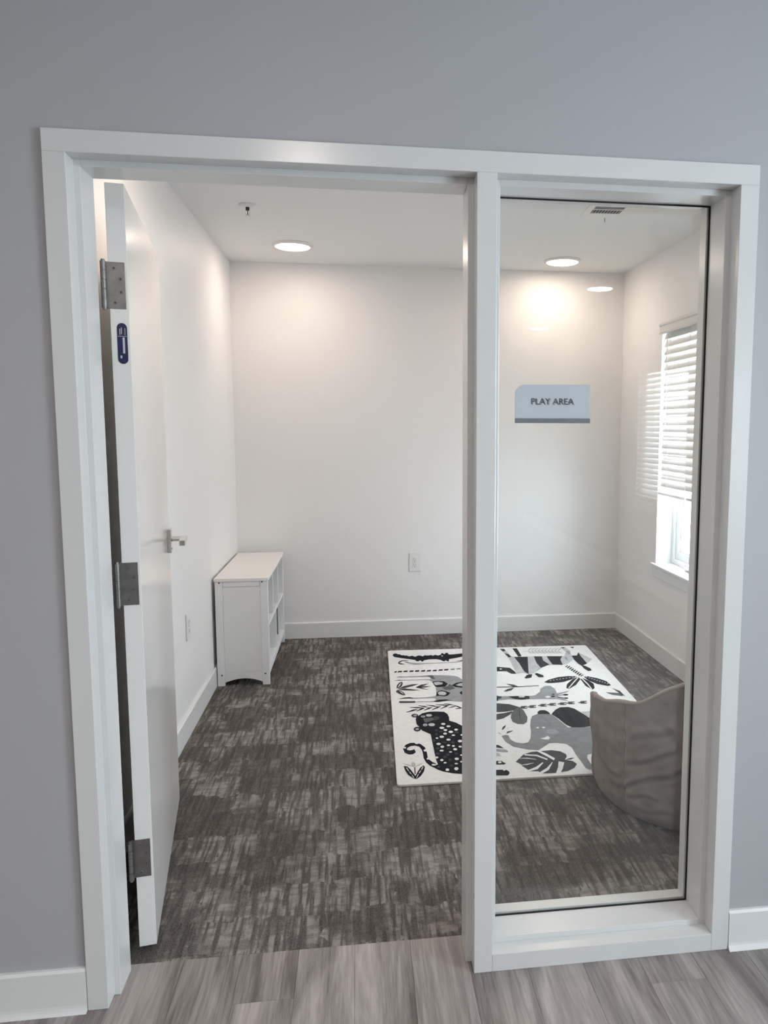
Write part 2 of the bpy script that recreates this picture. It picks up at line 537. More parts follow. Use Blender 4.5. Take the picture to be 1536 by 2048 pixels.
RUG_PRINT = {
 'printed_crocodile': [
  (0,1,[-593,822,-585,798,-567,787,-539,768,-497,744,-463,722,-458,697,-448,690,-432,712,-426,687,-417,686,-410,709,-380,723,-333,723,-306,701,-297,674,-286,672,-279,692,-270,672,-262,665,-255,712,-209,731,-171,751,-131,761,-34,804,-39,828,-122,823,-162,821,-221,807,-245,810,-250,849,-261,846,-267,826,-277,823,-278,846,-290,837,-295,810,-315,795,-332,813,-348,795,-357,813,-373,804,-398,811,-411,790,-420,807,-438,813,-458,788,-475,814,-494,801,-504,813,-510,826,-520,817,-525,833,-536,827,-546,841,-551,856,-555,851,-564,858,-572,874,-587,871,-596,843]),
  (5,2,[-285,790,-288,794,-292,794,-295,789,-296,782,-294,777,-290,775,-287,778,-285,784]),
 ],
 'printed_water_ripple': [
  (1,1,[-506,717,-542,726,-563,704,-571,670,-559,645,-532,643,-532,648,-556,670,-562,682,-560,682,-542,709,-507,709]),
  (1,1,[-528,687,-513,670,-503,662,-461,648,-398,641,-327,641,-262,644,-213,640,-183,661,-144,667,-144,674,-182,673,-212,647,-262,651,-326,648,-398,648,-461,657,-502,673,-511,686,-527,697]),
  (1,1,[-506,643,-470,628,-413,628,-413,632,-469,638,-506,646]),
  (1,1,[-217,661,-181,673,-107,673,-107,677,-180,684,-217,665]),
 ],
 'printed_dashes': [
  (0,1,[-589,494,-583,521,-595,518,-603,493]),
  (0,1,[-558,496,-552,522,-575,521,-583,496]),
  (0,1,[-525,497,-520,523,-542,522,-551,497]),
  (0,1,[-491,495,-485,522,-507,521,-516,495]),
  (0,1,[-458,494,-452,521,-475,520,-483,494]),
  (0,1,[-423,492,-417,519,-440,517,-448,492]),
  (0,1,[-390,490,-383,516,-406,515,-415,490]),
  (0,1,[-355,490,-349,516,-371,515,-381,490]),
  (0,1,[-320,494,-313,521,-336,519,-345,494]),
  (0,1,[-287,496,-279,523,-303,521,-312,496]),
  (0,1,[-248,505,-242,521,-265,520,-274,505]),
  (0,1,[-212,508,-206,524,-229,523,-238,508]),
  (0,1,[-177,512,-170,528,-194,526,-203,512]),
  (0,1,[-142,513,-135,529,-159,527,-168,513]),
 ],
 'printed_giraffe': [
  (3,1,[-424,420,-485,415,-552,417,-593,408,-553,402,-486,398,-410,390,-401,378,-394,348,-433,354,-490,354,-579,358,-602,351,-556,347,-431,341,-412,333,-395,301,-387,216,-395,82,-417,69,-455,60,-523,63,-547,72,-572,69,-594,56,-548,57,-512,46,-425,47,-402,33,-409,8,-424,-2,-515,4,-515,-4,-425,-14,-400,-6,-376,12,-346,8,-318,-17,-275,-29,-183,-44,-86,-44,-71,37,-149,72,-195,191,-228,327,-243,373,-268,394,-317,409,-394,419]),
  (1,2,[-593,410,-573,409,-552,411,-552,415,-572,420,-592,414]),
  (1,2,[-605,350,-582,349,-559,351,-559,355,-582,360,-605,354]),
  (0,2,[-594,54,-566,56,-542,56,-518,53,-517,58,-541,74,-566,72,-594,58]),
  (1,2,[-594,-6,-516,-13,-514,11,-545,14,-594,22,-600,9]),
  (0,2,[-395,-17,-347,-5,-319,-4,-354,16,-391,14,-425,-11]),
  (2,2,[-403,391,-400,357,-377,346,-384,418,-421,418]),
  (0,2,[-388,221,-371,212,-335,214,-314,260,-332,303,-367,312,-398,304]),
  (4,3,[-389,265,-384,243,-347,252,-340,279,-365,300,-392,288]),
  (2,2,[-341,166,-313,159,-283,178,-293,214,-304,259,-322,217,-355,200]),
  (0,2,[-279,200,-247,184,-220,180,-188,219,-200,270,-234,279,-267,269,-298,229]),
  (4,3,[-263,217,-243,209,-212,208,-210,247,-236,260,-252,255,-274,233]),
  (0,2,[-400,71,-382,75,-355,61,-335,74,-317,113,-337,138,-358,157,-378,148,-391,122]),
  (4,3,[-381,87,-354,76,-340,97,-341,120,-356,140,-375,139,-386,117]),
  (0,2,[-262,78,-237,74,-237,121,-255,130,-271,105]),
  (3,1,[-97,-39,-27,-27,43,-43,80,-41,132,-45,224,-55,259,-80,281,-98,263,-46,240,-14,251,7,307,38,331,66,249,30,256,100,244,152,211,154,176,110,163,65,125,16,92,11,-84,29]),
  (1,2,[-83,-19,-64,-11,-53,20,-73,32]),
  (0,2,[7,-27,43,-43,86,-31,91,10,35,17,-21,16]),
  (4,3,[35,-7,61,-10,70,13,34,13]),
  (0,3,[233,21,229,25,223,25,218,21,217,14,219,9,224,8,230,10,233,15]),
  (0,3,[226,-8,220,-3,213,-3,207,-9,205,-17,208,-23,215,-26,222,-23,226,-15]),
  (5,3,[200,-10,193,-4,183,-4,175,-11,172,-21,177,-29,186,-32,195,-28,201,-20]),
  (0,2,[241,-8,281,-1,283,7,243,0]),
  (0,2,[303,9,295,15,285,14,277,8,275,-1,279,-9,288,-11,298,-8,304,0]),
  (0,2,[236,-29,272,-53,274,-44,238,-20]),
  (0,2,[289,-43,283,-38,275,-38,268,-44,266,-52,270,-58,277,-61,285,-58,290,-51]),
 ],
 'printed_sprig': [
  (1,1,[-557,219,-510,247,-472,278,-515,277,-561,254,-596,205]),
  (1,1,[-565,184,-515,174,-474,175,-514,195,-557,215,-596,201]),
  (1,1,[-480,219,-445,248,-418,277,-464,265,-496,226]),
  (1,1,[-481,209,-442,216,-408,231,-450,236,-496,223]),
  (1,1,[-457,189,-426,178,-468,212,-493,219]),
  (1,1,[-589,219,-571,250,-562,298,-565,328,-581,315,-596,273,-601,225]),
  (1,1,[-605,160,-593,135,-573,108,-559,108,-564,145,-578,180,-596,196,-606,179]),
  (5,2,[-591,234,-579,271,-570,305,-571,309,-583,281,-593,237]),
  (5,2,[-587,172,-578,147,-569,121,-568,124,-575,156,-586,176]),
 ],
 'printed_branch': [
  (0,1,[-569,-143,-534,-127,-511,-111,-511,-104,-535,-108,-569,-137]),
  (0,1,[-548,-79,-508,-91,-480,-94,-480,-89,-506,-75,-547,-73]),
  (0,1,[-519,-136,-491,-115,-474,-96,-474,-89,-493,-97,-519,-130]),
  (0,1,[-503,-58,-474,-80,-453,-91,-452,-86,-471,-65,-502,-53]),
  (0,1,[-480,-128,-452,-110,-435,-93,-435,-86,-453,-92,-480,-121]),
  (0,1,[-463,-54,-427,-77,-402,-89,-401,-84,-425,-63,-463,-49]),
  (0,1,[-439,-126,-409,-104,-389,-83,-389,-77,-409,-87,-440,-120]),
  (0,1,[-415,-54,-374,-72,-347,-80,-346,-75,-372,-57,-414,-49]),
  (0,1,[-396,-119,-365,-95,-346,-74,-346,-68,-366,-79,-396,-114]),
  (0,1,[-370,-47,-344,-66,-325,-75,-324,-69,-341,-51,-370,-42]),
  (0,1,[-355,-112,-331,-101,-315,-91,-314,-86,-330,-88,-355,-108]),
  (0,1,[-325,-75,-303,-105,-288,-121,-286,-116,-300,-90,-324,-69]),
  (0,1,[-321,-129,-301,-127,-287,-121,-286,-116,-300,-112,-321,-124]),
  (0,1,[-292,-120,-261,-133,-240,-139,-239,-135,-259,-122,-291,-116]),
 ],
 'printed_leopard': [
  (0,1,[-530,-301,-522,-331,-510,-383,-490,-410,-474,-433,-475,-524,-476,-639,-476,-717,-473,-755,-497,-775,-480,-805,-458,-827,-419,-849,-385,-859,-337,-871,-250,-878,-244,-845,-295,-838,-313,-808,-300,-693,-287,-536,-291,-412,-317,-348,-339,-308,-369,-277,-365,-232,-368,-188,-382,-158,-420,-149,-458,-148,-492,-164,-512,-193,-525,-214,-530,-241]),
  (0,2,[-515,-180,-521,-170,-529,-165,-537,-168,-544,-176,-547,-188,-545,-201,-540,-211,-532,-215,-524,-213,-517,-205,-514,-193]),
  (3,3,[-520,-182,-526,-176,-533,-177,-538,-184,-539,-194,-535,-203,-528,-205,-522,-201,-519,-192]),
  (0,2,[-515,-352,-521,-340,-529,-335,-538,-338,-545,-348,-548,-362,-547,-376,-541,-387,-533,-392,-525,-389,-518,-380,-514,-366]),
  (3,3,[-524,-356,-529,-350,-535,-351,-540,-358,-541,-368,-537,-376,-531,-378,-525,-374,-523,-365]),
  (4,2,[-482,-199,-488,-194,-496,-195,-501,-201,-502,-211,-497,-219,-490,-221,-483,-217,-480,-209]),
  (4,2,[-447,-190,-452,-183,-460,-180,-467,-181,-474,-187,-476,-195,-475,-204,-470,-211,-463,-214,-455,-213,-449,-207,-446,-199]),
  (4,2,[-480,-308,-486,-301,-494,-302,-500,-310,-501,-322,-496,-331,-489,-334,-482,-329,-479,-319]),
  (4,2,[-444,-310,-449,-302,-457,-298,-465,-300,-472,-306,-475,-316,-473,-326,-468,-334,-461,-337,-452,-336,-446,-329,-443,-320]),
  (2,2,[-491,-280,-482,-289,-441,-260,-444,-229,-492,-232]),
  (1,2,[-442,-264,-432,-270,-407,-234,-426,-207,-441,-218]),
  (0,3,[-487,-200,-490,-198,-492,-198,-494,-201,-495,-205,-493,-208,-490,-209,-488,-207,-487,-204]),
  (0,3,[-487,-318,-489,-316,-491,-316,-493,-319,-494,-322,-492,-325,-490,-326,-488,-325,-486,-321]),
  (5,2,[-394,-309,-399,-304,-407,-304,-412,-310,-413,-319,-409,-327,-402,-329,-395,-326,-392,-318]),
  (5,2,[-373,-342,-378,-337,-385,-337,-390,-343,-391,-351,-388,-358,-381,-361,-375,-357,-371,-350]),
  (5,2,[-404,-356,-411,-350,-419,-351,-425,-357,-426,-367,-421,-375,-414,-378,-406,-374,-403,-365]),
  (5,2,[-393,-386,-398,-380,-404,-381,-409,-387,-410,-396,-406,-403,-400,-405,-395,-402,-392,-394]),
  (5,2,[-369,-409,-375,-404,-382,-404,-388,-411,-389,-420,-385,-428,-378,-431,-371,-427,-367,-418]),
  (5,2,[-342,-387,-347,-382,-353,-383,-358,-389,-359,-397,-355,-404,-350,-406,-344,-402,-341,-395]),
  (5,2,[-399,-427,-404,-422,-410,-423,-415,-429,-416,-437,-413,-444,-407,-446,-401,-443,-398,-435]),
  (5,2,[-364,-452,-368,-448,-374,-449,-378,-453,-379,-460,-376,-465,-370,-467,-365,-464,-363,-459]),
  (5,2,[-417,-461,-423,-456,-430,-456,-436,-463,-436,-472,-433,-480,-426,-482,-419,-478,-415,-470]),
  (5,2,[-444,-476,-447,-473,-452,-473,-456,-477,-456,-483,-454,-488,-449,-490,-445,-487,-443,-482]),
  (5,2,[-391,-499,-396,-494,-403,-494,-408,-500,-409,-508,-405,-515,-399,-517,-393,-514,-390,-507]),
  (5,2,[-340,-520,-346,-514,-353,-515,-358,-522,-359,-532,-356,-540,-349,-542,-343,-538,-339,-529]),
  (5,2,[-440,-539,-446,-534,-453,-534,-458,-541,-459,-549,-455,-557,-448,-559,-442,-555,-439,-548]),
  (5,2,[-400,-562,-404,-558,-409,-559,-413,-564,-414,-571,-411,-576,-407,-578,-402,-575,-399,-569]),
  (5,2,[-379,-572,-383,-568,-388,-569,-391,-573,-392,-580,-390,-585,-385,-587,-381,-584,-379,-578]),
  (5,2,[-428,-572,-433,-567,-439,-568,-443,-574,-444,-583,-441,-590,-436,-592,-430,-588,-427,-581]),
  (5,2,[-374,-607,-379,-602,-385,-603,-390,-609,-391,-617,-388,-624,-382,-626,-376,-623,-373,-615]),
  (5,2,[-435,-615,-440,-611,-446,-612,-451,-616,-452,-622,-448,-628,-442,-630,-436,-627,-433,-622]),
  (5,2,[-400,-635,-404,-632,-408,-632,-412,-636,-412,-641,-410,-646,-406,-647,-401,-645,-399,-640]),
  (5,2,[-350,-583,-354,-579,-359,-580,-363,-584,-364,-591,-361,-597,-356,-599,-351,-596,-349,-590]),
  (5,2,[-465,-682,-470,-678,-475,-679,-479,-683,-480,-690,-477,-696,-472,-698,-467,-695,-464,-689]),
  (5,2,[-446,-711,-450,-706,-455,-707,-459,-712,-460,-720,-457,-726,-452,-728,-448,-725,-445,-718]),
  (5,2,[-379,-706,-384,-700,-391,-701,-396,-707,-397,-716,-393,-723,-387,-726,-381,-722,-378,-714]),
  (5,2,[-436,-741,-440,-738,-444,-738,-447,-742,-448,-747,-445,-751,-441,-752,-437,-750,-435,-746]),
  (5,2,[-389,-756,-393,-753,-398,-753,-402,-756,-403,-761,-400,-766,-395,-767,-390,-765,-388,-761]),
  (5,2,[-432,-806,-437,-801,-442,-801,-446,-808,-447,-817,-445,-824,-440,-826,-434,-823,-432,-814]),
  (5,2,[-393,-799,-398,-793,-404,-794,-409,-802,-410,-813,-407,-821,-402,-824,-396,-819,-392,-810]),
  (5,2,[-327,-453,-330,-449,-333,-450,-337,-455,-338,-462,-336,-468,-332,-470,-329,-467,-327,-460]),
  (5,2,[-355,-674,-359,-670,-364,-671,-368,-675,-369,-680,-366,-685,-361,-687,-357,-685,-354,-679]),
  (5,2,[-364,-739,-367,-736,-372,-736,-376,-740,-377,-746,-374,-751,-370,-753,-365,-750,-363,-745]),
  (5,2,[-306,-492,-311,-488,-317,-488,-322,-494,-323,-502,-320,-509,-314,-511,-308,-508,-305,-500]),
  (5,2,[-320,-628,-325,-623,-331,-624,-335,-629,-336,-636,-333,-643,-328,-645,-322,-642,-319,-635]),
  (5,2,[-330,-736,-335,-731,-341,-732,-345,-737,-346,-744,-343,-750,-338,-752,-332,-749,-329,-742]),
  (5,2,[-325,-564,-329,-560,-335,-560,-339,-565,-340,-572,-337,-578,-332,-580,-327,-577,-324,-571]),
  (5,2,[-352,-795,-356,-791,-362,-792,-366,-797,-367,-804,-364,-811,-359,-813,-354,-810,-351,-803]),
  (1,2,[-435,-380,-441,-376,-448,-379,-451,-387,-449,-397,-444,-401,-437,-398,-434,-390]),
  (1,2,[-416,-403,-423,-399,-430,-401,-433,-408,-431,-415,-425,-418,-418,-416,-414,-410]),
  (1,2,[-442,-427,-446,-422,-451,-426,-454,-436,-453,-447,-449,-452,-444,-448,-441,-438]),
  (1,2,[-380,-472,-387,-469,-393,-470,-396,-475,-394,-480,-388,-483,-381,-481,-378,-477]),
  (1,2,[-412,-527,-420,-524,-428,-525,-433,-530,-430,-536,-422,-539,-413,-538,-409,-533]),
  (1,2,[-375,-527,-381,-522,-388,-526,-392,-535,-390,-546,-384,-551,-377,-548,-373,-538]),
  (1,2,[-450,-587,-457,-583,-463,-586,-467,-593,-465,-601,-459,-606,-452,-603,-449,-596]),
  (1,2,[-404,-595,-410,-592,-417,-594,-420,-599,-418,-606,-412,-609,-406,-608,-402,-602]),
  (1,2,[-454,-642,-461,-638,-468,-640,-472,-648,-470,-657,-463,-662,-456,-659,-452,-651]),
  (1,2,[-414,-656,-420,-651,-426,-654,-430,-663,-428,-673,-423,-678,-416,-675,-412,-666]),
  (1,2,[-428,-678,-434,-674,-440,-677,-443,-686,-442,-695,-437,-700,-431,-697,-427,-688]),
  (1,2,[-411,-711,-416,-706,-421,-709,-425,-718,-424,-727,-419,-732,-413,-729,-410,-720]),
  (1,2,[-377,-653,-382,-649,-387,-652,-390,-659,-389,-667,-385,-671,-379,-669,-376,-661]),
  (1,2,[-411,-769,-416,-764,-423,-767,-426,-776,-425,-785,-419,-789,-413,-786,-409,-778]),
  (1,2,[-467,-774,-472,-770,-477,-772,-480,-780,-479,-788,-474,-792,-469,-789,-466,-782]),
  (1,2,[-342,-419,-350,-415,-358,-417,-362,-424,-360,-432,-352,-436,-344,-434,-340,-427]),
  (1,2,[-459,-494,-463,-489,-468,-493,-471,-505,-470,-517,-466,-523,-462,-519,-458,-507]),
  (0,1,[-561,-589,-574,-598,-583,-599,-593,-591,-594,-584,-590,-569,-574,-553,-555,-551,-538,-565,-529,-596,-527,-640,-528,-687,-521,-731,-508,-763,-492,-786,-480,-747,-495,-728,-505,-705,-510,-676,-509,-632,-513,-575,-530,-536,-552,-519,-576,-518,-598,-538,-611,-579,-605,-622,-588,-641,-572,-641,-557,-623]),
  (5,2,[-538,-515,-544,-510,-551,-513,-555,-522,-553,-531,-546,-536,-540,-533,-536,-524]),
  (5,2,[-597,-562,-601,-559,-605,-561,-608,-568,-606,-575,-602,-579,-598,-576,-596,-570]),
  (5,2,[-509,-601,-513,-596,-519,-599,-522,-608,-520,-617,-516,-621,-510,-618,-507,-610]),
  (5,2,[-504,-688,-509,-684,-514,-687,-516,-694,-515,-702,-511,-705,-506,-703,-503,-696]),
  (5,2,[-485,-753,-491,-749,-498,-751,-501,-757,-499,-764,-493,-767,-486,-766,-482,-760]),
  (0,1,[-259,-890,-199,-898,-189,-882,-187,-864,-195,-846,-208,-854,-211,-842,-251,-840]),
  (0,1,[-242,-789,-196,-795,-184,-785,-195,-772,-199,-758,-236,-755]),
  (5,2,[-202,-766,-207,-762,-212,-763,-217,-767,-218,-774,-216,-780,-210,-781,-205,-779,-202,-773]),
  (0,1,[-205,-617,-165,-633,-175,-609,-183,-594,-199,-587]),
  (3,1,[-212,-658,-159,-677,-152,-665,-160,-645,-207,-629]),
  (4,1,[-220,-705,-191,-715,-198,-676,-214,-668]),
 ],
 'printed_flower': [
  (4,1,[-585,-752,-579,-766,-567,-757,-568,-731,-577,-715,-586,-734]),
  (4,1,[-619,-729,-600,-751,-578,-763,-577,-760,-598,-741,-618,-725]),
  (4,1,[-535,-731,-553,-746,-570,-762,-570,-765,-551,-755,-534,-734]),
  (0,1,[-575,-770,-577,-834,-573,-834,-571,-770]),
  (0,1,[-614,-796,-605,-838,-585,-873,-573,-880,-576,-850,-592,-787,-604,-758,-618,-753]),
  (0,1,[-549,-776,-565,-819,-576,-855,-572,-880,-555,-858,-538,-817,-530,-776,-534,-757]),
  (5,2,[-609,-773,-600,-808,-598,-804,-606,-769]),
  (5,2,[-598,-815,-592,-836,-590,-832,-596,-811]),
  (5,2,[-590,-843,-584,-869,-581,-866,-588,-840]),
  (5,2,[-539,-770,-548,-797,-546,-801,-536,-774]),
  (5,2,[-551,-805,-560,-828,-558,-832,-549,-809]),
  (5,2,[-564,-837,-573,-868,-571,-871,-561,-840]),
 ],
 'printed_zebra': [
  (4,1,[105,779,112,654,105,500,99,381,136,394,170,363,202,377,260,451,299,512,348,516,406,508,448,531,499,604,512,684,532,788,517,874,490,870,498,770,464,680,355,694,277,704,150,706,135,723,123,874,100,888]),
  (0,2,[178,707,201,714,205,885,177,889]),
  (0,2,[156,570,153,419,168,363,234,695,150,706]),
  (0,2,[262,575,265,469,332,527,313,608,324,692,275,698]),
  (0,2,[351,613,350,525,409,508,422,614,452,681,355,694]),
  (0,2,[102,827,123,841,122,885,94,889]),
  (0,2,[115,699,135,708,128,766,107,789]),
  (0,2,[505,603,507,524,517,474,563,516,565,595,567,666,575,750,547,684,512,684]),
  (0,2,[515,427,526,374,550,382,555,422,536,477,518,487]),
  (0,2,[565,838,582,870,552,874]),
  (0,2,[502,844,522,866,491,877]),
  (0,2,[-23,439,52,436,71,385,99,381,97,427,83,493,-7,530]),
  (0,2,[136,289,170,302,189,361,170,363,152,348,132,307]),
  (0,2,[213,301,242,301,247,335,220,378,203,368]),
  (1,2,[222,414,286,510,251,462,204,385]),
  (3,2,[454,620,462,579,474,648,467,679]),
  (3,2,[499,728,509,705,528,784,504,781]),
  (4,1,[565,615,563,516,619,598,575,750]),
  (5,3,[32,486,28,491,23,490,19,484,18,475,19,468,24,466,29,470,32,478]),
 ],
 'printed_fern': [
  (4,1,[230,807,355,798,480,774,482,780,359,815,232,813]),
  (4,1,[305,888,277,858,263,817,264,811,278,836,305,879]),
  (4,1,[283,769,272,800,265,818,262,810,263,776,280,760]),
  (4,1,[326,885,298,855,284,814,285,809,299,833,326,876]),
  (4,1,[303,766,293,797,286,815,283,808,284,773,300,758]),
  (4,1,[348,882,320,853,305,811,306,806,320,831,347,873]),
  (4,1,[324,764,314,794,307,812,304,805,305,770,321,755]),
  (4,1,[369,879,341,850,326,809,327,803,341,828,369,871]),
  (4,1,[345,761,335,791,329,809,325,802,326,768,342,752]),
  (4,1,[390,877,362,847,347,806,348,800,362,825,390,868]),
  (4,1,[366,758,356,789,350,807,346,799,346,765,363,749]),
  (4,1,[412,874,383,844,368,803,369,798,383,822,411,865]),
  (4,1,[387,755,377,786,371,804,367,797,367,762,384,747]),
  (4,1,[433,871,404,841,389,800,390,795,404,820,432,862]),
  (4,1,[408,753,398,783,392,801,388,794,388,760,404,744]),
  (4,1,[455,868,426,839,410,798,411,792,426,817,454,860]),
  (4,1,[428,750,419,781,413,798,409,791,409,757,425,741]),
  (4,1,[476,865,447,836,431,795,432,789,447,814,475,857]),
  (4,1,[449,747,440,778,434,796,430,789,430,754,446,739]),
  (4,1,[497,863,468,833,452,792,453,787,468,811,496,854]),
  (4,1,[470,745,460,775,455,793,451,786,451,751,467,736]),
 ],
 'printed_palm': [
  (0,1,[414,460,435,487,436,501,414,474]),
  (0,1,[422,447,446,474,447,489,423,462]),
  (0,1,[418,436,440,463,441,477,419,449]),
  (0,1,[427,423,451,450,452,464,428,437]),
  (0,1,[423,412,445,439,446,452,424,425]),
  (0,1,[431,399,455,426,457,440,433,413]),
  (0,1,[428,388,450,414,451,428,429,402]),
  (0,1,[436,376,460,402,462,416,438,390]),
  (0,1,[433,364,454,391,455,404,434,378]),
  (0,1,[441,352,465,378,466,392,442,366]),
  (0,1,[437,341,459,367,460,381,438,355]),
  (0,1,[446,329,469,355,471,369,447,343]),
  (0,1,[442,318,464,344,464,357,443,331]),
  (0,1,[450,306,474,331,475,345,451,320]),
  (0,1,[447,295,468,321,469,334,448,308]),
  (0,1,[455,283,478,309,480,322,456,297]),
  (0,1,[239,199,272,195,330,204,385,239,435,293,386,303,326,293,259,256,224,218]),
  (0,1,[332,89,387,147,440,240,441,283,401,254,343,169,321,107]),
  (0,1,[436,124,456,61,476,86,491,158,476,218,455,264,440,240]),
  (0,1,[479,210,510,147,559,108,580,121,575,189,541,244,496,285,471,279]),
  (5,2,[438,281,389,202,333,107,334,97,390,190,439,269]),
  (5,2,[447,264,453,149,451,66,458,75,460,159,455,276]),
  (4,2,[270,243,265,244,261,238,262,232,267,232,271,237]),
  (4,2,[490,274,485,275,480,269,481,263,486,263,490,268]),
  (4,2,[289,249,285,250,281,244,282,238,287,237,290,243]),
  (4,2,[500,259,495,259,491,254,492,248,497,247,501,253]),
  (4,2,[309,255,305,255,301,250,302,244,306,243,310,249]),
  (4,2,[511,243,506,244,502,239,503,233,508,232,512,237]),
  (4,2,[330,261,325,261,321,256,322,250,326,249,330,255]),
  (4,2,[522,228,517,229,513,223,513,217,518,217,522,222]),
  (4,2,[350,267,345,267,341,262,342,256,347,255,351,261]),
  (4,2,[532,213,527,213,523,208,524,202,529,201,533,207]),
  (4,2,[370,273,365,273,361,268,362,262,367,261,371,267]),
  (4,2,[543,198,538,198,534,193,534,187,539,186,543,192]),
  (4,2,[390,279,385,279,381,274,382,268,387,267,391,273]),
  (4,2,[553,182,548,183,544,178,545,172,550,171,554,177]),
  (4,2,[410,285,405,285,401,280,402,274,407,273,411,279]),
  (4,2,[564,167,559,168,554,163,555,157,560,156,564,162]),
  (4,2,[431,291,426,291,422,286,423,280,428,279,432,285]),
  (4,2,[574,153,569,153,565,148,565,142,570,142,575,147]),
 ],
 'printed_twig': [
  (1,1,[-66,164,68,153,179,158,182,170,71,166,-64,177]),
  (1,1,[37,160,70,159,45,200,7,218]),
  (1,1,[-14,93,16,108,41,153,-1,133,-32,98]),
 ],
 'printed_leaf': [
  (1,1,[585,-29,598,-69,597,23,570,74]),
  (2,1,[535,-31,587,-60,591,-12,512,14]),
 ],
 'printed_bead_chain': [
  (1,1,[45,-146,51,-133,18,-131,13,-143]),
  (1,1,[30,-159,37,-146,4,-145,-1,-157]),
  (1,1,[40,-170,47,-157,14,-156,8,-167]),
  (1,1,[92,-141,99,-128,65,-126,59,-138]),
  (1,1,[77,-154,84,-141,51,-140,45,-152]),
  (1,1,[87,-165,94,-153,61,-151,55,-163]),
  (1,1,[151,-129,158,-116,125,-114,119,-126]),
  (1,1,[136,-143,144,-130,110,-128,104,-140]),
  (1,1,[146,-154,153,-141,120,-139,114,-151]),
  (1,1,[201,-125,209,-111,175,-110,169,-122]),
  (1,1,[186,-138,194,-125,160,-123,154,-135]),
  (1,1,[196,-149,203,-136,170,-135,164,-146]),
  (1,1,[257,-120,264,-107,230,-106,224,-118]),
  (1,1,[242,-134,249,-121,215,-119,209,-131]),
  (1,1,[251,-145,259,-132,225,-131,219,-142]),
  (1,1,[302,-116,310,-103,276,-101,269,-114]),
  (1,1,[287,-130,295,-117,261,-115,254,-127]),
  (1,1,[296,-141,304,-128,270,-127,264,-138]),
  (1,1,[368,-115,376,-102,342,-100,335,-112]),
  (1,1,[352,-129,360,-116,326,-114,320,-126]),
  (1,1,[361,-140,370,-127,336,-125,329,-137]),
 ],
 'printed_big_leaves': [
  (1,1,[-139,-199,-75,-199,-24,-184,5,-142,-35,-96,-116,-69]),
  (1,1,[-158,-308,-103,-285,-59,-238,-38,-193,-86,-214,-144,-227]),
  (2,2,[-16,-163,-48,-213,-64,-274,-66,-335,-49,-362,-20,-371,3,-344,18,-285,19,-190,5,-142]),
  (0,3,[3,-149,-14,-240,-27,-336,-25,-335,-11,-239,4,-149]),
 ],
 'printed_elephant': [
  (4,1,[326,-357,302,-433,336,-438,395,-251,356,-245,300,-249]),
  (0,2,[165,-325,182,-408,200,-439,257,-444,313,-435,327,-367,305,-281,279,-202,254,-175,213,-174,182,-201,145,-260]),
  (0,2,[77,-251,141,-258,136,-222,125,-202,101,-201,84,-220]),
  (12,2,[7,-394,-4,-460,-24,-540,-44,-582,-71,-591,-103,-574,-118,-537,-118,-491,-133,-485,-151,-496,-144,-560,-120,-619,-64,-656,-18,-671,20,-634,49,-603,85,-603,124,-622,137,-666,134,-740,138,-820,139,-874,150,-894,163,-885,171,-848,173,-778,184,-747,216,-735,244,-747,334,-467,294,-447,182,-437,148,-271,135,-257,73,-251,44,-273,27,-317]),
  (3,3,[123,-473,116,-458,104,-449,89,-447,77,-454,69,-467,68,-483,75,-497,87,-506,101,-508,114,-501,122,-489]),
  (5,3,[44,-418,41,-415,36,-416,32,-419,31,-424,33,-429,37,-430,42,-428,44,-423]),
  (5,3,[72,-419,68,-416,63,-416,59,-420,58,-425,60,-429,65,-431,70,-429,73,-424]),
  (5,3,[37,-562,55,-564,67,-548,61,-524,43,-540,19,-548]),
  (1,1,[-132,-426,-115,-397,-106,-369,-124,-387,-136,-419]),
  (1,1,[-115,-468,-93,-450,-83,-438,-113,-445,-125,-472]),
  (1,1,[-104,-410,-99,-402,-114,-412]),
  (1,1,[-156,-466,-147,-476,-159,-447]),
 ],
 'printed_monstera': [
  (1,1,[-123,-803,-123,-816,-109,-848,-103,-871,-66,-878,-59,-898,-32,-901,1,-901,21,-897,57,-891,91,-866,113,-829,103,-800,73,-782,90,-751,92,-727,75,-696,41,-679,-13,-682,-52,-685,-92,-706,-119,-743,-141,-775]),
  (5,2,[-26,-685,0,-733,24,-783,34,-763,10,-714,-19,-669]),
  (5,2,[-91,-716,-40,-733,-4,-777,1,-764,-35,-718,-88,-705]),
  (5,2,[-124,-744,-85,-752,-50,-766,-49,-762,-83,-743,-124,-741]),
  (5,2,[-128,-811,-101,-812,-68,-798,-67,-795,-100,-803,-128,-808]),
  (5,2,[-107,-874,-65,-858,-27,-802,-28,-795,-66,-835,-106,-860]),
  (5,2,[-68,-910,-20,-870,14,-802,13,-798,-23,-850,-69,-893]),
  (5,2,[15,-916,40,-868,63,-808,42,-795,24,-852,4,-900]),
  (1,1,[100,-784,120,-769,102,-767,73,-784]),
 ],
}
# ------------------------------------------------------------------ room shell
# partition between hall and play room, with the hole for door frame and sidelite
struct(boxes('wall_front', [(HX0, 0, WF, WB, 0, HH + 0.1), (XE, HX1, WF, WB, 0, HH + 0.1), (0, XE, WF, WB, ZT, HH + 0.1)], M['hall_wall']), 'pale grey painted hall wall around the white door frame')
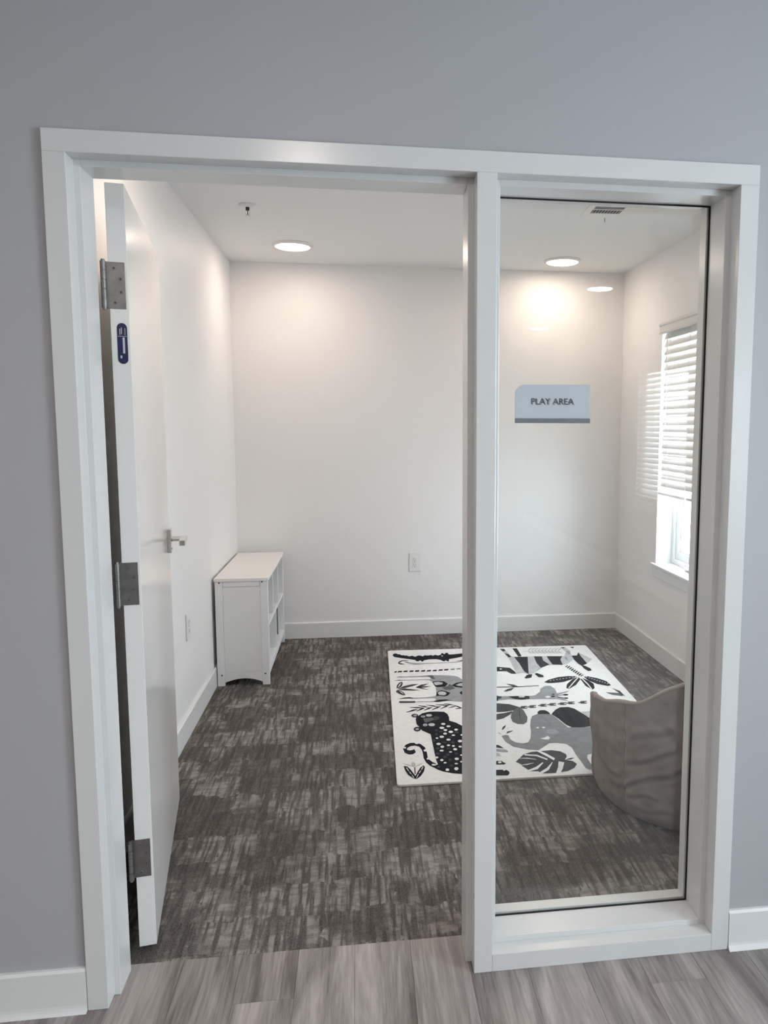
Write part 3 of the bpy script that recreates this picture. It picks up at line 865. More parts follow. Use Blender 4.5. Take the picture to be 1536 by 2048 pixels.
# play-room lining of that partition is the same cream paint as the room: thin plaster skins
struct(boxes('wall_front_inner', [(XL, 0, WB, WB + 0.004, 0, H), (XE, XR, WB, WB + 0.004, 0, H), (0, XE, WB, WB + 0.004, ZT, H)], M['room_wall']), 'cream painted inner face of the wall around the door')
struct(boxes('wall_back', [(XL - 0.12, XR + 0.16, D, D + 0.12, 0, H + 0.1)], M['room_wall']), 'cream painted far wall of the play room with one outlet')
struct(boxes('wall_left', [(XL - 0.12, XL, WB, D, 0, H + 0.1)], M['room_wall']), 'cream painted left wall of the play room behind the open door')
WY0, WY1, WZ0, WZ1, WX = 1.75, 2.655, 0.575, 2.06, 2.66
struct(boxes('wall_right', [(XR, WX, WB, WY0, 0, H + 0.1), (XR, WX, WY1, D, 0, H + 0.1), (XR, WX, WY0, WY1, 0, WZ0), (XR, WX, WY0, WY1, WZ1, H + 0.1)], M['room_wall']), 'cream painted right wall of the play room with the window')
struct(boxes('ceiling', [(XL, XR, WB, D, H, H + 0.08)], M['ceiling']), 'flat white ceiling of the play room')
struct(boxes('ceiling_hall', [(HX0, HX1 + 0.16, HY0, WF, HH, HH + 0.08)], M['ceiling']), 'flat white ceiling of the hall in front')
SEAM = 0.158
struct(boxes('floor_carpet', [(XL - 0.12, WX, SEAM, D + 0.12, -0.06, 0.0)], M['carpet']), 'mottled dark grey brown carpet in the play room')
fl = struct(boxes('floor', [(HX0, HX1 + 0.16, HY0, SEAM, -0.06, -0.004)], M['subfloor']), 'grey oak plank floor of the hall')
# vinyl planks: each one a piece of its own near the camera, larger run beyond
PWD, PLN = 0.152, 1.22
pm = B()
box(pm, 0.0003, PWD - 0.0003, 0.0003, PLN - 0.0003, -0.004, 0.0)
proto = obj('plank', pm, M['plank'], fl, 0.0004, 1)
first = True
nx0 = int(math.floor((HX0 - 1.411) / PWD)) + 1
for i in range(nx0, int((HX1 - 1.411) / PWD)):
    x = 1.411 + i * PWD
    off = (i * 0.437 + 0.21) % 1.0 * PLN
    y1 = SEAM
    seg = 0
    y = SEAM - off
    rows = [(SEAM - off, off)] if off > 0.05 else []
    yy = SEAM - (off if off > 0.05 else 0)
    while yy > -3.4:
        rows.append((yy - PLN, PLN))
        yy -= PLN
    for (ys, ln) in rows:
        if ln < PLN - 0.001:            # cut piece at the carpet edge
            cm = B()
            box(cm, 0.0003, PWD - 0.0003, 0.0003, ln - 0.0003, -0.004, 0.0)
            o = obj('plank', cm, M['plank'], fl, 0.0004, 1)
        elif first:
            o, first = proto, False
        else:
            o = proto.copy()
            COL.objects.link(o)
            o.parent = fl
        o.location = (x, ys, 0)
boxes('plank_run', [(HX0, HX1, HY0, -4.7, -0.004, 0.0)], M['plank'], fl)['kind'] = 'stuff'
# hall walls (behind and beside the camera: they light and are mirrored in the sidelite glass)
struct(boxes('wall_hall_left', [(HX0 - 0.12, HX0, HY0, WB, 0, HH + 0.1)], M['hall_wall']), 'pale grey left wall of the hall')
struct(boxes('wall_hall_back', [(HX0 - 0.12, HX1 + 0.16, HY0 - 0.12, HY0, 0, HH + 0.1)], M['hall_wall']), 'pale grey far wall of the hall behind the viewer')
HN = (-2.25, -1.15, 0.70, 2.15)      # near hall window, added to bring in daylight: opening y0,y1,z0,z1
HF = (-4.65, -3.05, 0.75, 2.00)      # far hall window (seen mirrored in the glass)
HWX = HX1 + 0.16
struct(boxes('wall_hall_right', [(HX1, HWX, HN[1], WB, 0, HH + 0.1), (HX1, HWX, HF[1], HN[0], 0, HH + 0.1), (HX1, HWX, HY0, HF[0], 0, HH + 0.1),
                                 (HX1, HWX, HN[0], HN[1], 0, HN[2]), (HX1, HWX, HN[0], HN[1], HN[3], HH + 0.1),
                                 (HX1, HWX, HF[0], HF[1], 0, HF[2]), (HX1, HWX, HF[0], HF[1], HF[3], HH + 0.1)], M['hall_wall']), 'pale grey right wall of the hall with two windows')


def baseboard(name, pts_axis, label, h=0.109, t=0.013, shoe=False):
    (ax, a0, a1, face, sgn) = pts_axis
    bm = B()
    f0 = face
    prof = [(f0, 0.0), (f0 + sgn * t, 0.0), (f0 + sgn * t, h - 0.006), (f0 + sgn * (t - 0.005), h), (f0, h)]
    if shoe:
        prof = [(f0, 0.0), (f0 + sgn * 0.024, 0.0)] + [(f0 + sgn * (t + 0.011 * (1 - math.sin(q))), 0.019 * (1 - math.cos(q)) + 0.001) for q in (0.3, 0.7, 1.1, 1.5)] + [(f0 + sgn * t, h - 0.006), (f0 + sgn * (t - 0.005), h), (f0, h)]
    prism(bm, prof, a0, a1, ax)
    return struct(obj(name, bm, M['trim']), label)


baseboard('baseboard_back', ('x', XL, XR, D, -1), 'white baseboard along the far wall')
baseboard('baseboard_left', ('y', WB + 0.004, D - 0.013, XL, 1), 'white baseboard along the left wall of the play room')
baseboard('baseboard_right', ('y', WB + 0.004, D - 0.013, XR, -1), 'white baseboard under the window')
baseboard('baseboard_hall_left', ('x', HX0, -0.001, WF, -1), 'white hall baseboard left of the door frame', 0.110, 0.013, True)
baseboard('baseboard_hall_right', ('x', XE + 0.001, HX1, WF, -1), 'white hall baseboard right of the sidelite', 0.110, 0.013, True)
baseboard('baseboard_hall_side', ('y', HY0, WF - 0.03, HX1, -1), 'white baseboard along the window wall of the hall', 0.110, 0.013, True)

# ------------------------------------------------------------------ steel door frame with sidelite
R1, R2, YB, SP = 0.0465, 0.135, 0.180, 0.0155      # rabbet, end of stop, frame depth, stop height
fr = thing('trim_1', 'white steel door frame with a sidelite beside the doorway', None, kind='structure')


def jamb(name, x0, x1, left_stop, right_stop, z0, z1):
    pts = [(x0, 0)]
    pts += [(x1, 0)]
    if right_stop:
        pts += [(x1, R1), (x1 + SP, R1), (x1 + SP, R2), (x1, R2)]
    pts += [(x1, YB), (x0, YB)]
    if left_stop:
        pts += [(x0, R2), (x0 - SP, R2), (x0 - SP, R1), (x0, R1)]
    bm = B()
    prism(bm, pts, z0, z1, 'z')
    return obj(name, bm, M['frame'], fr, 0.0013, 2)


jamb('jamb', 0, XA, False, True, 0, ZT - FW)
jamb('jamb', XD, XE, True, False, 0, ZT - FW)
jamb('mullion', XB, XC, True, True, 0, ZT - FW)
boxes('header', [(0, XE, 0, YB, ZT - FW, ZT)], M['frame'], fr, 0.0013)
boxes('header_stop', [(XA + SP, XB - SP, R1, R2, ZT - FW - SP, ZT - FW)], M['frame'], fr, 0.001)
boxes('header_stop', [(XC + SP, XD - SP, R1, R2, ZT - FW - SP, ZT - FW)], M['frame'], fr, 0.001)
boxes('sill_rail', [(XC, XD, 0, YB, 0, BH)], M['frame'], fr, 0.0013)
boxes('sill_stop', [(XC + SP, XD - SP, R1, R2, BH, BH + SP)], M['frame'], fr, 0.001)

# glass, black gasket, bead behind the stop
w2 = thing('window_2', 'fixed clear glass sidelite pane right of the doorway', None, kind='structure')
gx0, gx1, gz0, gz1 = XC + SP - 0.010, XD - SP + 0.010, BH + SP - 0.010, ZT - FW - SP + 0.010
boxes('pane', [(gx0, gx1, 0.137, 0.142, gz0, gz1)], M['glass'], w2)


def ring(name, x0, x1, z0, z1, w, y0, y1, m, parent, bevel=0.0):
    return boxes(name, [(x0, x0 + w, y0, y1, z0, z1), (x1 - w, x1, y0, y1, z0, z1), (x0 + w, x1 - w, y0, y1, z0, z0 + w), (x0 + w, x1 - w, y0, y1, z1 - w, z1)], m, parent, bevel)


ring('gasket', gx0, gx1, gz0, gz1, 0.0140, 0.1351, 0.1369, M['black'], w2)
bw = SP + 0.0065
for (a0, a1, c0, c1) in ((XC + 0.0002, XC + bw, BH + 0.0002, ZT - FW - 0.0002), (XD - bw, XD - 0.0002, BH + 0.0002, ZT - FW - 0.0002), (XC + bw, XD - bw, BH + 0.0002, BH + bw + 0.001), (XC + bw, XD - bw, ZT - FW - SP + 0.001, ZT - FW - 0.0002)):
    boxes('glazing_bead', [(a0, a1, 0.1422, YB - 0.001, c0, c1)], M['frame'], w2, 0.0008)

# ------------------------------------------------------------------ door, swung into the room
P0 = Vector((0.112, 0.208))
dv = Vector((-0.148, 0.989)).normalized()
door = thing('door_1', 'white flush door standing open into the play room', None, (P0.x, P0.y, 0), math.atan2(dv.y, dv.x), kind='structure')
DL, DT = 0.872, 0.0445
boxes('door_leaf', [(0, DL, 0, DT, 0.018, 2.028)], M['door'], door, 0.0012)
# hinges: door local x runs along the leaf, y is the thickness (away from the visible face)


def hinge(z0, z1, dark):
    m = M['steel']
    h = boxes('hinge', [(-0.0022, 0.0, 0.006, 0.051, z0, z1)], m, door, 0.0004)
    kb = B()
    L = (z1 - z0) / 5
    for k in range(5):
        cyl(kb, (-0.012, 0.054, z0 + k * L + 0.0006), (-0.012, 0.054, z0 + (k + 1) * L - 0.0006), 0.0068, n=16)
    cyl(kb, (-0.012, 0.054, z0 - 0.004), (-0.012, 0.054, z1 + 0.004), 0.0045, n=12)
    obj('knuckle', kb, m, h)
    boxes('hinge_arm', [(-0.012, -0.0002, 0.0492, 0.0512, z0, z1)], m, h)
    for (sy, sz) in ((0.031, 0.87), (0.0165, 0.64), (0.0165, 0.36), (0.031, 0.13)):
        sb = B()
        c = (-0.0022, sy, z0 + sz * (z1 - z0))
        cyl(sb, (-0.0030, c[1], c[2]), (-0.0020, c[1], c[2]), 0.0042, 0.0050, n=16)
        obj('screw', sb, m, h)
        s2 = B()
        cyl(s2, (-0.0032, c[1], c[2]), (-0.0029, c[1], c[2]), 0.0026 if dark else 0.0015, n=8)
        obj('screw_slot', s2, M['dark_metal'], h)


hinge(1.724, 1.838, True)
hinge(0.970, 1.082, False)
hinge(0.220, 0.326, False)
# navy fire label on the hinge edge


def capsule(cx, z0, z1, r, n=10):
    pts = [(cx + r * math.cos(q), z1 - r + r * math.sin(q)) for q in [math.pi * i / n for i in range(n + 1)]]
    pts += [(cx + r * math.cos(q), z0 + r + r * math.sin(q)) for q in [math.pi + math.pi * i / n for i in range(n + 1)]]
    return pts


lb = B()
prism(lb, capsule(0.0185, 1.589, 1.690, 0.0118), -0.0012, 0.0, 'x')
lab = obj('fire_label', lb, M['navy'], door)
lab['label'] = 'navy blue capsule shaped certification label'
for (a0, a1, z0, z1) in ((0.0228, 0.0245, 1.661, 1.676), (0.0190, 0.0206, 1.663, 1.679), (0.0112, 0.0124, 1.660, 1.678), (0.0085, 0.0285, 1.6565, 1.6578), (0.0130, 0.0180, 1.6150, 1.6545), (0.0205, 0.0245, 1.603, 1.6095)):
    boxes('label_print', [(-0.0015, -0.0012, a0, a1, z0, z1)], M['silver'], lab)
# lever handle on the visible face (local y < 0)
hz, hs = 1.026, 0.800
rose = boxes('handle', [(hs - 0.026, hs + 0.026, -0.014, 0.0, hz - 0.045, hz + 0.042)], M['chrome'], door, 0.0025)
hb = B()
cyl(hb, (hs, -0.014, hz + 0.003), (hs, -0.048, hz + 0.003), 0.0095, n=20)
obj('spindle', hb, M['chrome'], rose)
boxes('lever', [(hs - 0.115, hs + 0.011, -0.066, -0.046, hz - 0.007, hz + 0.013)], M['chrome'], rose, 0.0025)
for (z, r) in ((hz - 0.032, 0.003),):
    kb = B()
    cyl(kb, (hs, -0.0150, z), (hs, -0.0138, z), r, n=10)
    obj('screw', kb, M['dark_metal'], rose)
# matching lever on the far face
rose2 = boxes('handle', [(hs - 0.026, hs + 0.026, DT, DT + 0.010, hz - 0.045, hz + 0.042)], M['chrome'], door, 0.0025)
hb = B()
cyl(hb, (hs, DT + 0.010, hz + 0.003), (hs, DT + 0.034, hz + 0.003), 0.0095, n=16)
obj('spindle', hb, M['chrome'], rose2)
boxes('lever', [(hs - 0.110, hs + 0.011, DT + 0.030, DT + 0.044, hz - 0.007, hz + 0.013)], M['chrome'], rose2, 0.0025)
boxes('latch_plate', [(DL, DL + 0.0015, 0.010, 0.035, hz - 0.055, hz + 0.055)], M['steel'], door)

# ------------------------------------------------------------------ play room window


def window(name, label, x0, y0, y1, z0, z1, deep, crank):
    """opening in a wall whose room face is x0; unit sits toward +x"""
    w = thing(name, label, None, (0, 0, 0), kind='structure')
    xo = x0 + deep
    # white returns lining the opening, a hair proud of the plaster
    t = 0.006
    boxes('window_return', [(x0 - 0.001, xo, y0, y0 + t, z0 + 0.0172, z1), (x0 - 0.001, xo, y1 - t, y1, z0 + 0.0172, z1), (x0 - 0.001, xo, y0 + t, y1 - t, z1 - t, z1)], M['trim'], w)
    a0, a1, b0, b1 = y0 + t, y1 - t, z0 + 0.018, z1 - t
    xf0, xf1 = xo - 0.055, xo - 0.001

    def yring(nm, p0, p1, q0, q1, ww, xa, xb, bev=0.002):
        return boxes(nm, [(xa, xb, p0, p0 + ww, q0, q1), (xa, xb, p1 - ww, p1, q0, q1), (xa, xb, p0 + ww, p1 - ww, q0, q0 + ww), (xa, xb, p0 + ww, p1 - ww, q1 - ww, q1)], M['vinyl'], w, bev)
    yring('window_frame', a0, a1, b0, b1, 0.032, xf0, xf1)
    yring('window_sash', a0 + 0.033, a1 - 0.033, b0 + 0.033, b1 - 0.033, 0.044, xf0 + 0.012, xf1 - 0.006)
    yring('sash_bead', a0 + 0.0775, a1 - 0.0775, b0 + 0.0775, b1 - 0.0775, 0.010, xf0 + 0.022, xf1 - 0.012, 0.001)
    boxes('pane', [(xf0 + 0.028, xf0 + 0.032, a0 + 0.078, a1 - 0.078, b0 + 0.078, b1 - 0.078)], M['glass'], w)
    bm = B()
    prism(bm, [(x0 - 0.024, y0 - 0.045), (x0 - 0.0003, y0 - 0.045), (x0 - 0.0003, y0), (xo, y0), (xo, y1), (x0 - 0.0003, y1), (x0 - 0.0003, y1 + 0.045), (x0 - 0.024, y1 + 0.045)], z0 + 0.001, z0 + 0.017, 'z')
    obj('window_sill', bm, M['trim'], w, 0.002)
    boxes('window_apron', [(x0 - 0.012, x0 - 0.0002, y0 - 0.03, y1 + 0.03, z0 - 0.062, z0)], M['trim'], w, 0.002)
    if crank:
        cb = B()
        box(cb, xf0 - 0.028, xf0, 2.300, 2.395, b0 + 0.002, b0 + 0.036)
        obj('crank_housing', cb, M['vinyl'], w, 0.006, 3)
        boxes('crank_handle', [(xf0 - 0.036, xf0 - 0.029, 2.28, 2.385, b0 + 0.012, b0 + 0.026)], M['vinyl'], w, 0.003)
        boxes('sash_lock', [(xf0 - 0.016, xf0 + 0.012, a1 - 0.030, a1 - 0.012, 1.10, 1.16)], M['vinyl'], w, 0.003)
    return w


window('window_1', 'white vinyl window in the right wall of the play room', XR, WY0, WY1, WZ0, WZ1, 0.155, True)


def blind(name, label, x, y0, y1, zt, zb, pitch, tilt, sw=0.050, group=None):
    b = thing(name, label, 'blind', (x, (y0 + y1) / 2, zb), 0, group)
    h = (y1 - y0) / 2
    # slat: shallow curved strip, mesh shared by all copies
    sb = B()
    n = 5
    top, bot = [], []
    for i in range(n + 1):
        u = -sw / 2 + sw * i / n
        c = 0.0022 * (1 - (2 * u / sw) ** 2)
        top.append((u, c + 0.0013))
        bot.append((u, c - 0.0013))
    prism(sb, top + bot[::-1], -h, h, 'y')
    for f in sb.faces:
        if len(f.verts) == 4:
            f.smooth = False
    slat = obj('slat', sb, M['slat'], b)
    k = 0
    z = zt - 0.075
    while z > zb + 0.045:
        o = slat if k == 0 else slat.copy()
        if k:
            COL.objects.link(o)
            o.parent = b
        o.location = (0, 0, z - zb)
        o.rotation_euler = (0, tilt, 0)
        k += 1
        z -= pitch
    boxes('bottom_rail', [(-0.025, 0.025, -h, h, 0.0, 0.017)], M['slat'], b, 0.003)
    boxes('headrail', [(-0.026, 0.030, -h, h, zt - zb - 0.045, zt - zb - 0.002)], M['slat'], b, 0.001)
    vb = B()
    prism(vb, [(-0.042, zt - zb - 0.070), (-0.029, zt - zb - 0.070), (-0.029, zt - zb - 0.004), (-0.047, zt - zb - 0.004), (-0.047, zt - zb - 0.018), (-0.041, zt - zb - 0.026), (-0.041, zt - zb - 0.050), (-0.045, zt - zb - 0.058)], -h - 0.004, h + 0.004, 'y')
    obj('valance', vb, M['slat'], b, 0.0015)
    for yy in (-h + 0.13, h - 0.13):
        for dx in (-0.0245, 0.0245):
            cb = B()
            cyl(cb, (dx, yy, 0.012), (dx, yy, zt - zb - 0.05), 0.0009, n=6)
            obj('ladder_cord', cb, M['cord'], b)
    return b


bl = blind('window_blind', 'white slatted blind lowered halfway over the play room window', XR + 0.014, WY0 + 0.012, 2.625, WZ1 - 0.008, 1.024, 0.0463, math.radians(-70))
# tilt wand and lift-cord tassel hang from the blind
wb = B()
cyl(wb, (-0.030, 0.335, 0.42), (-0.033, 0.335, 0.97), 0.0032, n=10)
obj('tilt_wand', wb, M['vinyl'], bl)
tb = B()
cyl(tb, (-0.032, 0.02, 0.02), (-0.030, 0.02, 0.97), 0.0010, n=6)
obj('lift_cord', tb, M['cord'], bl)
tb = B()
lathe(tb, [(0.0, 0.025), (0.0035, 0.022), (0.0065, -0.03), (0.0055, -0.036), (0.0, -0.037)], (-0.032, 0.02, 0.0), 14)
obj('cord_tassel', tb, M['vinyl'], bl)

window('window_3', 'added hall window beside the viewer, put in to bring daylight', HX1, HN[0], HN[1], HN[2], HN[3], 0.085, False)  # unseen window, added so daylight reaches the frame from the right
window('window_4', 'hall window with a slatted blind, mirrored in the sidelite glass', HX1, HF[0], HF[1], HF[2], HF[3], 0.085, False)
blind('window_blind', 'slatted blind on the hall window mirrored in the sidelite glass', HX1 + 0.014, HF[0] + 0.01, HF[1] - 0.01, HF[3] - 0.008, 0.80, 0.046, math.radians(-42))

# ------------------------------------------------------------------ ceiling fittings


def downlight(name, label, x, y, z, r, lens, group):
    t = thing(name, label, 'ceiling light', (x, y, z), 0, group)
    bm = B()
    lathe(bm, [(r + 0.016, -0.0003), (r + 0.016, -0.004), (r + 0.010, -0.011), (r, -0.015), (r - 0.003, -0.012), (r - 0.003, -0.0003)], (0, 0, 0), 48)
    obj('trim_ring', bm, M['plate'], t)
    bm = B()
    lathe(bm, [(r - 0.0035, -0.002), (r - 0.0035, -0.0135), (r - 0.012, -0.017), (r * 0.5, -0.019), (0, -0.0195)], (0, 0, 0), 48)
    obj('lens', bm, lens, t)
    return t


downlight('ceiling_light', 'glowing round ceiling light seen through the open doorway', 0.312, 2.84, H, 0.100, M['room_lamp'], 'round lights in the play room ceiling')
downlight('ceiling_light', 'glowing round play room ceiling light seen through the glass, nearest the vent', 1.968, 3.02, H, 0.100, M['room_lamp'], 'round lights in the play room ceiling')
downlight('ceiling_light', 'round play room ceiling light just inside the doorway, above the door leaf', 0.312, 0.92, H, 0.100, M['room_lamp'], 'round lights in the play room ceiling')
downlight('ceiling_light', 'round play room ceiling light just inside the glass, above the beanbag', 1.968, 0.92, H, 0.100, M['room_lamp'], 'round lights in the play room ceiling')
HG = 'round lights in the hall ceiling'
downlight('ceiling_light', 'round hall light above the viewer in front of the doorway', 0.45, -1.75, HH, 0.105, M['hall_lamp'], HG)
downlight('ceiling_light', 'added round hall light warming the hall wall left of the doorway', -1.9, -1.75, HH, 0.105, M['hall_lamp'], HG)  # unseen lamp, added for warmer light on the left of the hall
downlight('ceiling_light', 'added round hall light behind the viewer, warming the far left', -1.9, -4.29, HH, 0.105, M['hall_lamp'], HG)  # second unseen lamp, added for warm light from behind left
downlight('ceiling_light', 'round hall light mirrored in the glass as the larger, right-hand oval under the vent', 2.707, -4.29, HH, 0.105, M['hall_lamp'], HG)
downlight('ceiling_light', 'round hall light mirrored in the glass as the small low oval', 2.797, -6.95, HH, 0.105, M['hall_lamp'], HG)
downlight('ceiling_light', 'round hall light behind the viewer on the left side', 0.05, -4.29, HH, 0.105, M['hall_lamp'], HG)
downlight('ceiling_light', 'round hall light farthest behind the viewer on the left side', 0.15, -6.95, HH, 0.105, M['hall_lamp'], HG)

# fire sprinkler
sp = thing('fire_sprinkler', 'small white and steel fire sprinkler hanging from the ceiling', 'sprinkler', (0.168, 2.04, H))
bm = B()
lathe(bm, [(0.041, -0.0005), (0.041, -0.003), (0.034, -0.008), (0.018, -0.012), (0.0, -0.012)], (0, 0, 0), 32)
obj('escutcheon', bm, M['plate'], sp)
bm = B()
cyl(bm, (0, 0, -0.012), (0, 0, -0.022), 0.010, n=6)
cyl(bm, (0, 0, -0.022), (0, 0, -0.026), 0.0085, n=16)
obj('sprinkler_body', bm, M['dark_metal'], sp)
bm = B()
for s in (-1, 1):
    tube(bm, [(s * 0.007, 0, -0.025), (s * 0.011, 0, -0.033), (s * 0.010, 0, -0.042), (0.0, 0, -0.048)], 0.0016, 8)
obj('sprinkler_yoke', bm, M['chrome'], sp)
bm = B()
cyl(bm, (0, 0, -0.026), (0, 0, -0.047), 0.0018, n=10)
obj('sprinkler_bulb', bm, M['dark_metal'], sp)
bm = B()
for k in range(12):
    q = 2 * math.pi * k / 12
    tube(bm, [(0.004 * math.cos(q), 0.004 * math.sin(q), -0.049), (0.013 * math.cos(q), 0.013 * math.sin(q), -0.0505)], 0.0012, 5)
cyl(bm, (0, 0, -0.0485), (0, 0, -0.0505), 0.006, n=14)
obj('sprinkler_deflector', bm, M['chrome'], sp)

# supply vent
vt = thing('ceiling_vent', 'white rectangular air vent in the ceiling at the top of the glass', 'vent', (1.887, 1.885, H), math.radians(-2.5))
vx0, vx1 = -0.073, 0.073
boxes('vent_frame', [(-0.108, vx0, -0.115, 0.115, -0.0035, -0.0003), (vx1, 0.108, -0.115, 0.115, -0.0035, -0.0003), (vx0, vx1, -0.115, -0.076, -0.0035, -0.0003), (vx0, vx1, 0.044, 0.115, -0.0035, -0.0003), (vx0, vx1, -0.030, -0.018, -0.0035, -0.0003)], M['plate'], vt, 0.0008)
boxes('vent_backing', [(vx0, vx1, -0.076, 0.044, -0.0006, -0.0003)], M['recess_shade'], vt)  # thin black sheet in place of the shaded depth behind the louvers
for k in range(4):
    lb_ = B()
    y = -0.0700 + k * 0.0105
    box(lb_, vx0 + 0.001, vx1 - 0.001, y - 0.0008, y + 0.0008, -0.0022, -0.0008)
    obj('louver', lb_, M['louver'], vt)
for k in range(10):
    lb_ = B()
    x = vx0 + 0.0078 + k * 0.0144
    prism(lb_, [(x - 0.0015, -0.0030), (x + 0.0012, -0.0030), (x + 0.0028, -0.0008), (x + 0.0004, -0.0008)], -0.0175, 0.0435, 'y')
    obj('louver', lb_, M['louver'], vt)
lvb = B()
tube(lvb, [(0.020, 0.108, -0.006), (0.020, 0.110, -0.018), (0.022, 0.112, -0.026)], 0.0022, 8)
obj('damper_lever', lvb, M['steel'], vt)

# ------------------------------------------------------------------ outlets


def outlet(label, loc, rz):
    """plate in local x-z plane, proud toward -y"""
    t = thing('wall_outlet', label, 'outlet', loc, rz, 'duplex wall outlets')
    boxes('cover_plate', [(-0.038, 0.038, -0.0065, -0.0005, -0.064, 0.064)], M['plate'], t, 0.0025)
    for s in (-1, 1):
        f = boxes('receptacle', [(-0.017, 0.017, -0.0085, -0.0062, s * 0.0205 - 0.0145, s * 0.0205 + 0.0145)], M['plate'], t, 0.002)
        boxes('slot', [(-0.0085, -0.0062, -0.0090, -0.0084, s * 0.0205 - 0.002, s * 0.0205 + 0.008), (0.0062, 0.0080, -0.0090, -0.0084, s * 0.0205 - 0.001, s * 0.0205 + 0.007)], M['slot'], f)
        kb = B()
        cyl(kb, (0, -0.0090, s * 0.0205 - 0.0085), (0, -0.0084, s * 0.0205 - 0.0085), 0.0027, n=10)
        obj('ground_hole', kb, M['slot'], f)
    kb = B()
    cyl(kb, (0, -0.0076, 0), (0, -0.0062, 0), 0.003, n=10)
    obj('screw', kb, M['steel'], t)
    return t


outlet('white wall outlet on the far wall beside the mullion', (1.049, D, 0.507), 0)
outlet('white wall outlet on the left wall between door and cabinet', (XL, 1.812, 0.500), math.radians(90))

# ------------------------------------------------------------------ cubby cabinet
cx0, cx1, cy0, cy1, ch = -0.110, 0.172, 2.414, 3.285, 0.605
cab = thing('cubby_cabinet', 'low white wooden cubby cabinet against the left wall', 'cabinet', ((cx0 + cx1) / 2, (cy0 + cy1) / 2, 0))
ox, oy = cab.location.x, cab.location.y


def cb(name, lst, m='cabinet', parent=None, bevel=0.0015):
    return boxes(name, [(a - ox, b - ox, c - oy, d - oy, e, f) for a, b, c, d, e, f in lst], M[m], parent or cab, bevel)


cb('top', [(cx0 - 0.004, cx1 + 0.004, cy0 - 0.004, cy1 + 0.004, ch - 0.017, ch)], 'cabinet_top')
lw, lt = 0.040, 0.020
for (xa, xb) in ((cx0, cx0 + lw), (cx1 - lw, cx1)):
    for (ya, yb) in ((cy0, cy0 + lt), (cy1 - lt, cy1)):
        cb('leg', [(xa, xb, ya, yb, 0, ch - 0.018)])
pan0, pan1 = cx0 + lw + 0.0005, cx1 - lw - 0.0005
for (ya, yb) in ((cy0 + 0.005, cy0 + 0.017), (cy1 - 0.017, cy1 - 0.005)):
    cb('side_panel', [(pan0, pan1, ya, yb, 0.080, ch - 0.0485)])
    cb('top_rail', [(pan0 + 0.006, pan1 - 0.002, ya - 0.003 if ya < 3 else ya, yb if ya < 3 else yb + 0.003, ch - 0.047, ch - 0.0185)])
    bm = B()
    n = 14
    arch = [(pan0 + (pan1 - pan0) * i / n, 0.018 + 0.022 * (1 - (2 * i / n - 1) ** 2)) for i in range(n + 1)]
    prism(bm, [(x - ox, z) for x, z in arch] + [(pan1 - ox, 0.0795), (pan0 - ox, 0.0795)], ya - 0.003 - oy if ya < 3 else ya - oy, yb - oy if ya < 3 else yb + 0.003 - oy, 'y')
    obj('arched_apron', bm, M['cabinet'], cab, 0.001)
iy0, iy1 = cy0 + lt + 0.0005, cy1 - lt - 0.0005
cb('back_panel', [(cx0 + 0.006, cx0 + 0.012, iy0, iy1, 0.07, ch - 0.018)])
cb('shelf', [(cx0 + 0.0125, cx1 - 0.003, iy0, iy1, 0.072, 0.088)])
cb('shelf', [(cx0 + 0.0125, cx1 - 0.003, iy0, iy1, 0.322, 0.337)])
cb('kick_board', [(cx1 - 0.016, cx1 - 0.003, iy0, iy1, 0.050, 0.0715)])
L_ = iy1 - iy0
for k in (1, 2):
    y = iy0 + L_ * k / 3
    cb('divider', [(cx0 + 0.0125, cx1 - 0.004, y - 0.006, y + 0.006, 0.3375, ch - 0.0175)])
y = iy0 + L_ * 0.5
cb('divider', [(cx0 + 0.0125, cx1 - 0.004, y - 0.006, y + 0.006, 0.0885, 0.3215)])
bm = B()
cyl(bm, (cx1 - 0.008 - ox, y + 0.075 - oy, 0.150), (cx1 - 0.008 - ox, y + 0.075 - oy, 0.321), 0.005, n=10)
obj('shadow_gap_rod', bm, M['steel'], cab)  # slim rod standing in for the shadow gap beside the divider
for (x, z) in ((cx0 + 0.024, ch - 0.024), (cx1 - 0.030, ch - 0.022), (cx0 + 0.024, 0.062), (cx1 - 0.024, 0.064)):
    bm = B()
    cyl(bm, (x - ox, cy0 - 0.0015 - oy, z), (x - ox, cy0 + 0.0005 - oy, z), 0.0042, n=14)
    obj('bolt_head', bm, M['dark_metal'], cab)

# ------------------------------------------------------------------ rug with printed jungle animals
rug = thing('play_rug', 'white play rug printed with black and grey jungle animals', 'rug', (1.467, 2.005, 0))
RC = [(0.813 - 1.467, 1.083 - 2.005), (2.075 - 1.467, 1.078 - 2.005), (2.137 - 1.467, 2.910 - 2.005), (0.844 - 1.467, 2.950 - 2.005)]


def rounded(corners, r, n=5):
    out = []
    m = len(corners)
    for i in range(m):
        p, a, c = Vector(corners[i]), Vector(corners[i - 1]), Vector(corners[(i + 1) % m])
        s, e = p + (a - p).normalized() * r, p + (c - p).normalized() * r
        for k in range(n + 1):
            t = k / n
            out.append(tuple((1 - t) ** 2 * s + 2 * t * (1 - t) * p + t * t * e))
    return out


bm = B()
prism(bm, rounded(RC, 0.022), 0.0005, 0.0100, 'z')
obj('rug_pile', bm, M['rug'], rug, 0.002, 2)
for name, polys in RUG_PRINT.items():
    bm = B()
    cols = sorted({c for c, l, p in polys})
    for c, l, p in polys:
        z = 0.0103 + 0.0003 * l
        vs = [bm.verts.new((p[i] / 1000.0, p[i + 1] / 1000.0, z)) for i in range(0, len(p), 2)]
        f = bm.faces.new(vs)
        f.normal_update()
        if f.normal.z < 0:
            f.normal_flip()
        f.material_index = cols.index(c)
    obj(name, bm, [RUGM[c] for c in cols], rug, fix=False)

